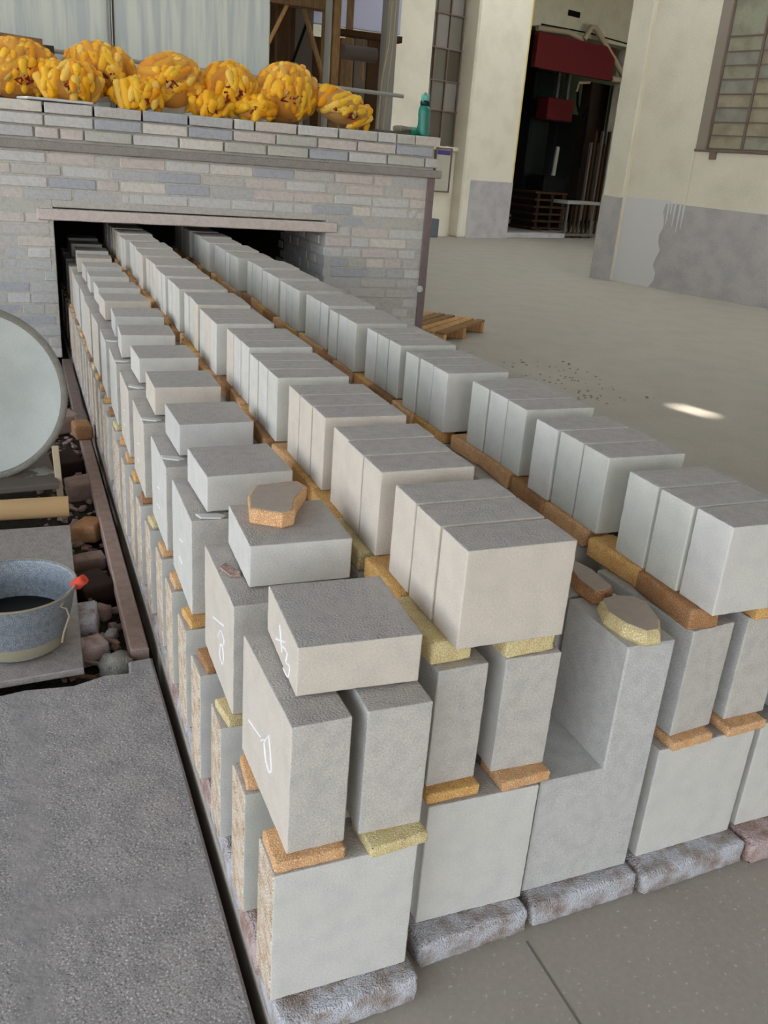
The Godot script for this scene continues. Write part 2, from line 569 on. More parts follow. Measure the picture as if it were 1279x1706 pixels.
# ---------------------------------------------------------------- the hall
func hall_shell() -> void:
	# ground: the hall floor right of the car, the concrete slab left of it, the rubble strip between slab and kiln
	var f := Shape.new()
	wbox(.006, 26, -.4, 0, -26, 40, .004, f)
	struct("floor", f, M.floor)
	struct("floor", wbox(-12, .006, -.4, 0, -26, -7.0), M.floor)
	struct("floor", wbox(-14, -.86, -.4, -.002, -7.0, -.99), M.floor)
	var pit := Shape.new()
	wbox(-.86, .006, -.45, -.085, -7.0, -.99, .004, pit)
	struct("floor", pit, M.pit)
	var sl := slab([Vector2(-.013, 9.0), Vector2(-.012, -.60), Vector2(-.014, -1.04), Vector2(-.07, -1.035), Vector2(-.075, -.985), Vector2(-.13, -.99), Vector2(-.2, -.965), Vector2(-.3, -.975), Vector2(-.42, -.955), Vector2(-3, -.97), Vector2(-14, -.97), Vector2(-14, 9.0)], .4, .006)
	var s := struct("floor", sl, M.slab, Vector3(0, -.4, 0))
	tag(s, "grey concrete slab left of the loaded car, ending in a broken edge")
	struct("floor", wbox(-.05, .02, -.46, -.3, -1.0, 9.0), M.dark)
	struct("floor", wbox(-40, -14, -.4, -.05, -26, 40), M.floor)
	# hall walls, turned against the rows
	struct("wall_right", hbox(8.565, 8.9, .93, 5, -6.0, -5.17, .01), M.wall)
	struct("wall_right", hbox(8.565, 8.9, 0, 1.52, -5.17, -2.9, .002), M.wall)
	struct("wall_right", hbox(8.565, 8.9, 3.5, 5, -5.17, -2.9, .002), M.wall)
	struct("wall_right", hbox(8.565, 8.9, 0, 5, -2.9, 7, .002), M.wall)
	struct("wall_right", hbox(8.70, 8.9, 1.5, 3.52, -5.2, -2.8, .002), M.kiln_inside)
	var pr := struct("wall_right", hbox(8.5, 8.9, 0, 5, -6.28, -5.98, .015), M.wall)
	var edge := [Vector2(7, 0), Vector2(7, .9), Vector2(-2, .92), Vector2(-4.2, .925), Vector2(-5.34, .94)]
	for i in 12: edge.append(Vector2(-5.42 - .05 * sin(i * 1.9) - .03 * sin(i * 4.3), .93 - i * .084))
	var dd := slab(edge, .006, .001)
	var ds := Shape.new()
	# the dado's outline lies in (w, y); raise it off the wall towards the hall
	ds.add(dd, hall * Transform3D(Basis(Vector3(0, 0, 1), Vector3(-1, 0, 0), Vector3(0, 1, 0)), Vector3(8.566, 0, 0)))
	struct("dado", ds, M.dado, Vector3.ZERO, Vector3.ZERO, pr)
	var d2 := Shape.new()
	d2.add(slab([Vector2(-6.282, 0), Vector2(-6.282, .965), Vector2(-6.16, .96), Vector2(-6.06, .95), Vector2(-5.975, .955), Vector2(-5.975, 0)], .006, .001), hall * Transform3D(Basis(Vector3(0, 0, 1), Vector3(-1, 0, 0), Vector3(0, 1, 0)), Vector3(8.501, 0, 0)))
	struct("dado", d2, M.dado, Vector3.ZERO, Vector3.ZERO, pr)
	struct("dado", hbox(8.5, 8.9, 0, .96, -6.286, -6.279, .001), M.dado, Vector3.ZERO, Vector3.ZERO, pr)
	struct("whitewash", hbox(8.5625, 8.6, 0, .97, -5.985, -5.36, .001), M.whitewash, Vector3.ZERO, Vector3.ZERO, pr)
	for k in 5:                                  # whitewash that ran down over the grey paint
		var w0 := -5.40 + k * .05 + rng.randf_range(-.01, .01)
		var run := Shape.new()
		var ln := rng.randf_range(.12, .4)
		run.add(slab([Vector2(w0, .95), Vector2(w0 + .03, .95), Vector2(w0 + .018, .95 - ln), Vector2(w0 + .010, .95 - ln * .97)], .002, .0006), hall * Transform3D(Basis(Vector3(0, 0, 1), Vector3(-1, 0, 0), Vector3(0, 1, 0)), Vector3(8.5595, 0, 0)))
		struct("whitewash_run", run, M.whitewash, Vector3.ZERO, Vector3.ZERO, pr)
	# back wall: window bay, pier, tall doorway
	struct("wall_back", hbox(-5.3, 9.5, 0, 5, -11.3, -11.0, .004), M.wall_grey)
	struct("wall_back", hbox(9.5, 10.75, 0, 1.41, -11.3, -11.0, .004), M.wall)
	struct("wall_back", hbox(9.5, 10.75, 4.3, 5, -11.3, -11.0, .004), M.wall)
	struct("wall_back", hbox(12.0, 22, 3.78, 5, -13.0, -12.6, .01), M.wall_grey)
	struct("wall_back", hbox(16.9, 22, 0, 3.78, -13.0, -12.6, .01), M.wall)
	var p1 := struct("wall_back", hbox(8.60, 9.52, 0, 5, -11.0, -10.75, .02), M.wall)
	struct("dado", hbox(8.595, 9.525, 0, .95, -11.0, -10.745, .002), M.dado, Vector3.ZERO, Vector3.ZERO, p1)
	var p2 := struct("wall_back", hbox(10.45, 11.66, 0, 5, -11.3, -10.75, .03), M.wall)
	struct("dado", hbox(10.62, 11.665, 0, .95, -11.2, -10.744, .002), M.dado, Vector3.ZERO, Vector3.ZERO, p2)
	struct("trim_1", hbox(11.66, 11.74, 0, 5, -11.2, -10.82, .004), tint(M.wall, Color(1.0, .9, .62)))
	# behind the doorway and behind the right wall
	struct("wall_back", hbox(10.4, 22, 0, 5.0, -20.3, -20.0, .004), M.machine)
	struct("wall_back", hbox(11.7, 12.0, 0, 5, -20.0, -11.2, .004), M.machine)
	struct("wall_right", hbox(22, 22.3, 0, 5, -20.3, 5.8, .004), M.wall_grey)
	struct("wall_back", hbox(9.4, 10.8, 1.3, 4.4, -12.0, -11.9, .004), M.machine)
	# left side: open bays to the yard, and the wall behind the camera with two door openings
	for w in [-11.4, -7.2, -3.0, 1.2, 5.4]:
		struct("wall_left", hbox(-5.3, -5, 0, 4.4, w - .15, w + .15, .01), M.wall)
	struct("wall_left", hbox(-5.3, -5, 4.4, 5, -11.6, 5.6, .004), M.wall)
	struct("wall_front", hbox(-5.3, -4.2, 0, 5, 5.5, 5.8, .01), M.wall)
	struct("wall_front", hbox(.6, 9, 0, 5, 5.5, 5.8, .01), M.wall)
	struct("wall_front", hbox(-4.2, .6, 3.2, 5, 5.5, 5.8, .004), M.wall)
	# roof: unseen rooflights of milky sheet, added to brighten the hall, and one small gap that lets the spot of sun in
	var g := hall.affine_inverse() * (Vector3(3.17, 0, -2.84) + Vector3(2.2, 5.0, -.9))
	var holes := [Rect2(6.45, -8.6, 2.07, 10.2), Rect2(9.3, -10.4, 3.4, 3.6), Rect2(-.2, -5.2, 3.4, 1.7), Rect2(-1.0, -10.4, 4.0, 1.6), Rect2(g.x - .035, g.z - .11, .07, .22)]
	var us := [-5.3, 22.3]
	var ws := [-20.3, 5.8]
	for h in holes:
		us.append_array([h.position.x, h.end.x])
		ws.append_array([h.position.y, h.end.y])
	us.sort()
	ws.sort()
	for i in us.size() - 1:
		var w0 := -20.3
		for j in ws.size() - 1:
			var mid := Vector2((us[i] + us[i + 1]) / 2, (ws[j] + ws[j + 1]) / 2)
			var open := false
			for h in holes: open = open or h.has_point(mid)
			if open:
				if ws[j] - w0 > .001: struct("ceiling", hbox(us[i], us[i + 1], 5.0, 5.05, w0, ws[j], .0005), M.ceiling)
				w0 = ws[j + 1]
		if 5.8 - w0 > .001: struct("ceiling", hbox(us[i], us[i + 1], 5.0, 5.05, w0, 5.8, .0005), M.ceiling)
	for i in 4:
		var h: Rect2 = holes[i]
		var o := struct("window_%d" % (5 + i), hbox(h.position.x - .05, h.end.x + .05, 5.06, 5.07, h.position.y - .05, h.end.y + .05, .001), M.added_rooflight)  # unseen sheets, added to brighten wall, kiln and floor

# ---------------------------------------------------------------- the kiln
func kiln() -> void:
	var k := thing("brick_kiln", "long grey brick tunnel kiln with the block rows running into its mouth", "kiln", Vector3(0, 0, KZ))
	var body := Shape.new()
	wbox(-2.4, -.045, 0, KTOP - .055, -3.2, -.007, .004, body)
	wbox(1.47, 2.13, 0, KTOP - .055, -3.2, -.007, .004, body)
	wbox(-.045, 1.47, .80, KTOP - .055, -3.2, -.007, .004, body)
	obj("kiln_body", body, M.mortar, k)
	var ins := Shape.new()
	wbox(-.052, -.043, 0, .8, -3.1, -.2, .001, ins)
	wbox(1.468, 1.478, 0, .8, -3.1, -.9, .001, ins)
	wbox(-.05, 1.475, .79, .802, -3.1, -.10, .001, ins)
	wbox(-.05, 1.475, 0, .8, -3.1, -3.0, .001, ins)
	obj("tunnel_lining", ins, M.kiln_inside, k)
	# bricks: 22 courses, laid in running bond with headers let in; corbelled course and parapet above
	var stretch := [rough_box(Vector3(.232, .0505, .03), .004, .0016, .03, 1), rough_box(Vector3(.232, .0505, .03), .005, .0018, .03, 2), rough_box(Vector3(.232, .0505, .03), .004, .002, .03, 3)]
	var head := [rough_box(Vector3(.110, .0505, .03), .004, .0016, .03, 4), rough_box(Vector3(.110, .0505, .03), .005, .002, .03, 5)]
	var ms := []
	for s in stretch: ms.append(s.mesh())
	var mh := []
	for s in head: mh.append(s.mesh())
	var pitch := .0595
	for c in 22:
		var y := c * pitch
		if c == 18:
			continue                              # the projecting band stands here
		var x := -.42 - (.12 if c % 2 else 0.0) - (.05 if c % 3 == 1 else 0.0)
		var zz := .0 if c < 18 else .022
		var right := 2.10 if c < 18 else 2.155
		var n := 0
		while x < right - .05:
			var hd := rng.randf() < .2 or c == 13 and x > -.15 and x < 1.5 or c == 4 or c == 9
			var w := .110 if hd else .232
			var a := x
			var b := x + w
			x = b + .010
			if y < .795:                          # leave the mouth and the lintel free
				var l0 := -.045 if y < .73 else -.13
				var l1 := 1.475 if y < .73 else 1.54
				if a >= l0 - .03 and b <= l1 + .03: continue
				if a < l0 and b > l0: b = l0
				elif a < l1 and b > l1: a = l1
			b = minf(b, right)
			if b - a < .03: continue
			var full := absf(b - a - w) < .001
			var m: Mesh
			if full:
				m = mh[rng.randi() % 2] if hd else ms[rng.randi() % 3]
			else:
				m = rough_box(Vector3(b - a, .0505, .03), .004, .0016, .03, 7).mesh()
			var mi: int = [0, 0, 0, 1, 1, 2, 2, 5, 6, 3, 4][rng.randi() % 11]
			if c < 9 and mi in [2, 5]: mi = 3
			obj("brick", m, M.kiln[mi], k, Vector3((a + b) / 2, y + .004, -.018 + zz + rng.randf_range(-.004, .004)), Vector3(rng.randf_range(-.01, .01), rng.randf_range(-.01, .01), rng.randf_range(-.008, .008)))
	# reveals of the mouth, seen edge-on inside
	for c in 13:
		for q in 4:
			var len := .232 if (c + q) % 3 else .11
			if rng.randf() < .93:
				obj("brick", ms[rng.randi() % 3] if len > .2 else mh[0], M.kiln[[0, 1, 3, 6][rng.randi() % 4]], k, Vector3(1.478, c * pitch + .004 - .0, -.13 - q * .242 - (.11 if c % 2 else 0.0)), Vector3(0, -PI / 2, 0))
	obj("lintel_beam", rough_box(Vector3(1.66, .058, .07), .006, .003, .06, 9, 12.0), M.lintel, k, Vector3(.705, .735, -.018))
	obj("projecting_band", rough_box(Vector3(4.56, .045, .075), .006, .003, .08, 10, 10.0), tint(M.mortar, Color(.74, .72, .70)), k, Vector3(-.1, 1.076, -.012))
	obj("steel_corner_post", wbox(2.10, 2.148, 0, 1.075, -.05, .006, .003), M.pink_steel, k)
	obj("post_knob", lathe([Vector2(0, -.02), Vector2(.014, -.018), Vector2(.022, 0), Vector2(.014, .018), Vector2(0, .02)], 12), M.white, k, Vector3(2.10, .42, .02))
	var cap := Shape.new()
	cap.add(rough_box(Vector3(4.56, .02, 3.2), .005, .004, .2, 12, 8.0), Transform3D(Basis(), Vector3(-.12, KTOP - .022, -1.62)))
	obj("kiln_top", cap, M.mortar, k)

# ---------------------------------------------------------------- the load
func bm(kind: String, v: int) -> ArrayMesh:
	var key := "%s%d" % [kind, v]
	if BM.has(key):
		return BM[key]
	var am := ArrayMesh.new()
	var dims := {"flat": Vector3(.172, .074, .178), "slab": Vector3(.172, .1515, .0805), "upright": Vector3(.082, .2024, .236), "upright_wide": Vector3(.093, .2024, .236), "end": Vector3(.200, .2296, .078)}
	if dims.has(kind):                           # pressed sides, coarser ends on the upright ones, a darker, gritty top
		var ends: Array = [4, 5] if kind.begins_with("upright") else []
		var sides := [0, 1, 2, 4, 5].filter(func(f): return not f in ends)
		rough_box(dims[kind], .0026, .0008, .012, 100 + v, 60.0, 1.0, sides).mesh(am)
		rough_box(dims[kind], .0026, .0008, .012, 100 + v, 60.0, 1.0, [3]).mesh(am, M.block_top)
		if ends: rough_box(dims[kind], .0026, .0008, .012, 100 + v, 60.0, 1.0, ends).mesh(am, M.block_side)
	else:
		var s: Shape
		match kind:
			"tile": s = rough_box(Vector3(.088, .019, .068), .003, .0013, .008, 150 + v, 45.0, 1.2)
			"spacer": s = rough_box(Vector3(.058, .0385, .150), .004, .0018, .010, 160 + v, 40.0, 1.2)
			"base": s = rough_box(Vector3(.216, .049, .11), .006, .0035, .009, 170 + v, 30.0, 1.6)
			"base_side": s = rough_box(Vector3(.20, .049, .116), .008, .003, .02, 180 + v, 26.0, 1.2)
		s.mesh(am)
	BM[key] = am
	return am

func block(called: String, m: Mesh, mt: Material, at: Vector3, turn: float, label: String, group: String, lean := 0.0) -> MeshInstance3D:
	if m.get_surface_count() > 1 and mt:
		var o := one(called, m, null, label, "block", at, Vector3(0, turn, lean), group)
		o.set_surface_override_material(0, mt)
		return o
	return one(called, m, mt, label, "block" if called.ends_with("block") else "brick", at, Vector3(0, turn, lean), group)

func car_and_blocks() -> void:
	var tones := [M.block, M.block, M.block_warm, M.block_green]
	# the car's deck behind the front row of base bricks
	var deck := thing("kiln_car", "kiln car deck of pale base bricks under all the block rows", "kiln car", Vector3(0, 0, 0))
	obj("car_deck", wbox(.215, 1.15, 0.0, .046, -5.6, -.14), M.base_brick, deck)
	var kb := [[.113, .029, .214, .05], [.342, -.030, .200, .06], [.560, -.042, .214, .03], [.792, -.043, .238, .05], [1.036, -.040, .236, .02]]
	for i in 5:
		var b: Array = kb[i]
		var o := obj("base_brick", bm("base", i), M.base_pink if i == 4 else M.base_brick, deck, Vector3(b[0], 0, b[1] - .055), Vector3(0, b[3], 0))
		o.scale.x = b[2] / .216
	for k in 45:
		obj("base_brick", bm("base_side", k % 4), M.base_brick if k % 3 else M.base_pink, deck, Vector3(.107 + rng.randf_range(-.003, .002), 0, -.145 - k * .1205), Vector3(0, rng.randf_range(-.02, .02), 0))
	# bottom tier: blocks on end, two to a bay in every column; the left column shows its stained cut ends
	var cols := [[.003, .209, -.007, .0], [.256, .188, -.066, -.02], [0, 0, 0, 0], [.685, .214, -.082, .02], [.920, .214, -.09, .0]]
	var names := ["left column", "second column", "third column", "fourth column", "fifth column"]
	for k in BAYS:
		for h in 2:
			for c in [0, 1, 3, 4]:
				if k > 12 and c != 0: continue
				var q: Array = cols[c]
				var P := .165 if c == 0 else .16
				var i: int = k * 2 + h
				var z: float = q[2] - i * P - .039
				var w: float = q[1]
				var lab := "grey block of the bottom tier, %s in the %s" % [nth(i), names[c]]
				var mt: Material = [M.block, M.block_pitted, M.block_green, M.block][i % 4] if c else [M.block, M.block_green, M.block, M.block_cool][i % 4]
				var turn: float = (q[3] if i == 0 else rng.randf_range(-.02, .02))
				var at := Vector3(q[0] + w / 2 + (rng.randf_range(-.004, .003) if i > 2 else 0.0), .049, z)
				if c == 0:
					var key := "leftend%d" % (i % 4)
					if not BM.has(key):
						var am := rough_box(Vector3(w, .2296, .078), .003, .0009, .013, 140 + i, 60.0, 1.0, null, [0, 3]).mesh(null, mt)
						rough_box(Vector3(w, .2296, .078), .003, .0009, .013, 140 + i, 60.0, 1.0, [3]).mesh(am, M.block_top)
						rough_box(Vector3(w, .2296, .078), .003, .0009, .013, 140 + i, 60.0, 1.0, [0]).mesh(am, M.cut_end)
						BM[key] = am
					block("end_block", BM[key], null, at, turn, "bottom tier block with rust-stained cut end, %s in the left column" % nth(i), "stained end blocks along the left foot of the load")
				else:
					var o := block("end_block", bm("end", i % 3), mt, at, turn, ("wide grey block standing on the floor brick in front, %s" % names[c]) if i == 0 else lab, "bottom tier blocks of the " + names[c])
					o.scale.x = w / .2
	# the L-shaped block, and its like behind it
	var lp := [Vector2(0, 0), Vector2(.207, 0), Vector2(.207, .450), Vector2(.117, .450), Vector2(.117, .224), Vector2(0, .224)]
	for k in 22:
		if k == 0:
			var am := slab(lp, .165, .003)
			var o := block("stepped_block", am.mesh(), M.block_pitted, Vector3(.452, .049, -.072), .0, "tall stepped grey block with a notch cut from its upper left, front row", "stepped blocks of the third column")
			o.rotation = Vector3(-PI / 2, 0, 0)
		else:
			var o := block("stepped_block", bm("upright_wide", k % 3), M.block_pitted, Vector3(.61, .049, -.07 - .255 * k - .04), 0, "grey block in the dark gap between middle and right rows, %s" % nth(k), "blocks in the gap between the rows")
			o.scale.y = .450 / .2024
	# tiles between the tiers
	var tl := [[.055, -.055, 0.0], [.178, -.046, 0.06], [.297, -.118, .0], [.418, -.112, .05], [.745, -.118, .06], [.868, -.122, .04]]
	for i in 6:
		var t: Array = tl[i]
		var o := block("spacer_brick", bm("tile", i % 4), [M.orange, M.yellow, M.orange_yellow, M.orange, M.orange, M.orange][i], Vector3(t[0], .2786, t[1] + .012), t[2], ["orange tile bedding the front left upright block", "crumbly yellow tile bedding the upright block beside the front left one", "yellow-orange tile under the narrow upright block of the middle row", "orange tile under the upright block below the middle row", "thin orange tile under the upright block right of the stepped one", "orange tile under the rightmost front upright block"][i], "tiles between the tiers, front")
		if i == 0: o.scale.x = 1.12
	var wl := FastNoiseLite.new()
	for i in range(1, 32):
		var s := rng.randf_range(.5, 1.0)
		if i < 5: s = .95
		var at := Vector3(.011 + .044 * s, .2786, -.007 - i * .165 - .036)
		var o := block("spacer_brick", bm("tile", i % 4), [M.orange, M.orange, M.yellow, M.orange_dull, M.orange_yellow][i % 5], at, rng.randf_range(-.15, .15), "broken tile between the tiers on the left side, %s" % nth(i), "tiles between the tiers along the left side")
		o.scale = Vector3(s, .93, rng.randf_range(.7, 1.0) if i > 4 else 1.0)
		if i > 1 and i % 2:
			block("spacer_brick", bm("tile", (i + 1) % 4), M.orange, Vector3(.175, .2786, -.007 - i * .165 - .036), 0, "inner tile between the tiers behind the left side, %s" % nth(i), "inner tiles")
	# middle tier: blocks on edge
	for k in BAYS:
		var pz := [-.021, -.343, -.690, -.998, -1.334]
		var z: float = (pz[k] if k < 5 else -1.334 - (k - 4) * .33)
		var a := block("edge_block", bm("upright", k % 3), [M.block_warm, M.block_warm, M.block, M.block][k % 4], Vector3(.017 + .041 + (.008 if k == 1 else rng.randf_range(0, .006)), .2966, z - .119), .02 if k == 0 else rng.randf_range(-.015, .02), "grey block on edge on the outer left side, %s" % nth(k) + (", bold chalk mark" if k < 2 else ""), "edge blocks along the outer left side")
		if k == 0:
			chalk(a, [[Vector2(.376, -.218), Vector2(.392, -.152)], [Vector2(.40, -.135), Vector2(.388, -.15)], [Vector2(.424, -.111), Vector2(.398, -.133), Vector2(.385, -.131), Vector2(.373, -.124), Vector2(.366, -.108), Vector2(.376, -.098), Vector2(.40, -.104), Vector2(.420, -.112)]])
		elif k == 1:
			chalk(a, [[Vector2(.397, -.498), Vector2(.428, -.410)], [Vector2(.38, -.458), Vector2(.405, -.435), Vector2(.40, -.408), Vector2(.385, -.42), Vector2(.376, -.44)], [Vector2(.38, -.435), Vector2(.355, -.442), Vector2(.348, -.42), Vector2(.366, -.412), Vector2(.385, -.42)]])
		elif k < 6:
			chalk(a, [[Vector2(.402, z - .14), Vector2(.412, z - .10)], [Vector2(.358, z - .145), Vector2(.36, z - .105)]])
		var b := block("edge_block", bm("upright_wide", k % 3), [M.block_pitted, M.block, M.block_warm][k % 3], Vector3(.176, .2966, z - .004 - .119), -.015 if k == 0 else rng.randf_range(-.02, .02), ("grey block on edge right beside the chalk-marked front block") if k == 0 else "inner block on edge behind the left row, %s" % nth(k), "edge blocks along the inner left side")
		var z2 := -.090 - k * .32
		if k < 14:
			for q in [[.297, "upright", "second"], [.419, "upright_wide", "third"], [.742, "upright_wide", "fourth"], [.878, "upright_wide", "fifth"], [.985, "upright", "sixth"], [1.10, "upright", "seventh"]]:
				var lab: String = "inner grey block on edge under the rows, bay %s, %s place" % [ORD[k], q[2]]
				if k == 0:
					lab = {"second": "narrow upright grey block under the middle row's left front corner", "third": "upright grey block under the middle row's right front corner", "fourth": "upright grey block right of the stepped block, front row", "fifth": "rightmost upright grey block standing under the right row's front corner", "sixth": "upright grey block at the picture's right edge", "seventh": "outermost upright block of the front row"}[q[2]]
				var o := block("edge_block", bm(q[1], k % 3), [M.block_pitted, M.block, M.block_green][k % 3] if k or q[2] != "third" else M.block, Vector3(q[0], .2966, z2 - .119 - (.01 if q[2] == "fifth" else 0.0)), (.10 if q[2] == "fourth" else (-.03 if q[2] == "third" else .02)) if k == 0 else rng.randf_range(-.02, .02), lab, "edge blocks under the middle and right rows")
				if q[2] == "fourth" and k: o.rotation.y += .04
	# top tier, left row: single blocks laid flat
	var tz := [-.073, -.389, -.720, -1.060, -1.388, -1.725]
	for k in BAYS:
		var z: float = tz[k] if k < 6 else -1.725 - (k - 5) * .331
		var o := block("flat_block", bm("flat", k % 3), [M.block_warm, M.block, M.block, M.block_cool][k % 4], Vector3(.140 + [-.004, .009, .0, .006, .002, .004][k % 6], .503, z - .089), [-.05, -.03, .03, .02, -.01, .015][k % 6], "flat grey block on the left row, %s" % nth(k) + [", chalk figures", ", broken brick on it", ""][mini(k, 2)], "flat blocks on the left row")
		if k == 0:
			chalk(o, [[Vector2(.556, -.175), Vector2(.524, -.156)], [Vector2(.522, -.196), Vector2(.55, -.138)], [Vector2(.532, -.16), Vector2(.54, -.128), Vector2(.523, -.132), Vector2(.528, -.112), Vector2(.508, -.118), Vector2(.505, -.146)]], .0555)
	# shards bedding the flat blocks
	var sh := [[.045, -.462, .9], [.062, -.700, .2], [.045, -1.05, .5], [.04, -1.36, .4], [.045, -1.69, .7], [.04, -2.02, .3], [.045, -2.33, .5]]
	for i in sh.size():
		var s: Array = sh[i]
		var p := slab([Vector2(-.030, -.010), Vector2(.012, -.013), Vector2(.028, -.002), Vector2(.018, .010), Vector2(-.02, .008)], .004, .001)
		one("tile_shard", p, M.base_pink if i == 0 else M.white, "thin %s shard under the %s flat block of the left row" % ["pinkish" if i == 0 else "white", ORD[i + 1]], "shard", Vector3(s[0], .4994, s[1]), Vector3(0, -s[2] if i != 0 else -1.2, 0), "shards bedding the left row")
	# top tier, middle and right rows: three slabs to a bay
	for row in 2:
		var x0: float = .273 if row == 0 else .707
		var starts := [-.076, -.388, -.699, -1.02] if row == 0 else [-.063, -.385, -.701, -1.03]
		var off := [0, .0, .008, .0, .012, -.004, .006] if row == 0 else [.004, .012, .026, -.004, .006, -.006, .01]
		var rn: String = ["middle row", "right row"][row]
		for k in BAYS:
			var z: float = starts[k] if k < 4 else starts[3] - (k - 3) * .32
			var x: float = x0 + off[k % 7] + .086
			for j in 3:
				var tone: Material = (M.block_warm if k < 3 else tones[(k + j) % 4]) if row == 0 else (M.block_green if (k + j) % 3 else M.block)
				block("slab_block", bm("slab", (k + j) % 4), tone, Vector3(x + rng.randf_range(-.002, .002) + (.006 if row == 0 and j == 2 and k == 1 else 0.0), .5377, z - .0403 - j * .0865), rng.randf_range(-.012, .012) - (.01 if row == 0 else 0.0), "%s slab of the %s group of three on the %s" % [["front", "middle", "back"][j], ORD[k], rn], "slabs on the " + rn)
			# bedding bricks under the slabs
			for sd in 2:
				for h in 2:
					var bx: float = x + (-.066 if sd == 0 else .062) + rng.randf_range(-.006, .006)
					if row == 0 and sd == 0: bx -= .008
					var bz: float = z - .100 - h * .145
					var mt: Material = [M.orange, M.orange_dull, M.orange_yellow, M.orange][(k * 3 + h + sd + row) % 4]
					if row == 0 and k < 2: mt = M.yellow if h == 0 else M.orange_yellow
					var side: String = ["left", "right"][sd]
					var o := block("bedding_brick", bm("spacer", (k + h + sd * 2) % 4), mt, Vector3(bx, .4992, bz), rng.randf_range(-.12, .12), "%s bedding brick at the %s foot of the %s slab group, %s" % [["front", "rear"][h], side, ORD[k], rn], "bedding bricks under the " + rn)
					if row == 0 and k == 0 and h == 0:
						o.rotation.y = .05
						o.scale = Vector3(1.15 if sd == 0 else 1.5, 1.0 if sd == 0 else .98, .95)
						if sd == 1: o.position.x = .405; o.position.z = -.165
	# outermost right row, lower, mostly hidden
	for k in range(2, BAYS - 2):
		block("flat_block", bm("flat", k % 3), M.block_green, Vector3(1.03, .499 + .02, -.15 - k * .32), rng.randf_range(-.04, .04), "low flat block showing just beyond the right row, %s bay from the front" % ORD[k], "flat blocks beyond the right row")
		block("bedding_brick", bm("tile", k % 4), M.orange_dull, Vector3(1.04, .4992, -.15 - k * .32), 0, "tile under the low flat block beyond the right row, %s bay" % ORD[k], "tiles beyond the right row")
	# loose broken bricks on top
	var f1 := slab([Vector2(.082, -.478), Vector2(.128, -.446), Vector2(.15, -.455), Vector2(.168, -.50), Vector2(.204, -.562), Vector2(.196, -.59), Vector2(.178, -.592), Vector2(.12, -.583), Vector2(.094, -.535)], .028, .003, .003)
	var b1 := one("broken_brick", f1, M.orange, "broken orange brick lying on the second flat block of the left row", "brick", Vector3(0, .5772, 0))
	var f2 := slab([Vector2(.628, -.322), Vector2(.644, -.28), Vector2(.640, -.212), Vector2(.612, -.198), Vector2(.59, -.204), Vector2(.588, -.25), Vector2(.604, -.31)], .026, .005, -.004)
	var b2 := one("broken_brick", f2, M.orange_dull, "thin dusty tile fragment behind the other on the stepped block", "brick", Vector3(0, .4993, 0))
	var f3 := slab([Vector2(.585, -.184), Vector2(.62, -.192), Vector2(.655, -.180), Vector2(.664, -.15), Vector2(.650, -.10), Vector2(.622, -.064), Vector2(.592, -.062), Vector2(.572, -.10), Vector2(.567, -.14)], .026, .006, -.004)
	var b3 := one("broken_brick", f3, M.yellow, "rounded yellow brick fragment at the front of the stepped block's top", "brick", Vector3(0, .4993, 0))

	obj("dusty_top", slab([Vector2(.084, -.480), Vector2(.126, -.450), Vector2(.148, -.459), Vector2(.163, -.502), Vector2(.200, -.562), Vector2(.193, -.586), Vector2(.178, -.588), Vector2(.121, -.580), Vector2(.096, -.535)], .0012, .0003), M.dust, b1, Vector3(0, .0277, 0))
	obj("dusty_top", slab([Vector2(.628, -.318), Vector2(.638, -.28), Vector2(.634, -.214), Vector2(.612, -.204), Vector2(.596, -.208), Vector2(.594, -.25), Vector2(.608, -.305)], .0012, .0003), M.dust, b2, Vector3(0, .0257, 0))
	obj("dusty_top", slab([Vector2(.591, -.178), Vector2(.62, -.184), Vector2(.648, -.174), Vector2(.656, -.15), Vector2(.642, -.104), Vector2(.619, -.073), Vector2(.596, -.071), Vector2(.58, -.10), Vector2(.575, -.14)], .0012, .0003), M.dust, b3, Vector3(0, .0257, 0))

# strokes of chalk on a block's left face, given as (y, z) in the world
func chalk(o: MeshInstance3D, strokes: Array, x := .0162) -> void:
	var inv := o.transform.affine_inverse()
	for s in strokes:
		var pts := []
		for p in s:
			var q := inv * Vector3(x, p.x, p.y)
			q.x = -((o.mesh.get_aabb().size.x) / 2.0) + .0002
			pts.append(q)
		if pts.size() > 3:
			var cv := Curve3D.new()
			for i in pts.size():
				var t: Vector3 = (pts[mini(i + 1, pts.size() - 1)] - pts[maxi(i - 1, 0)]) / 6.0
				cv.add_point(pts[i], -t, t)
			cv.bake_interval = .004
			pts = Array(cv.get_baked_points())
		obj("chalk_mark", tube(pts, .0016, 6), M.chalk, o)

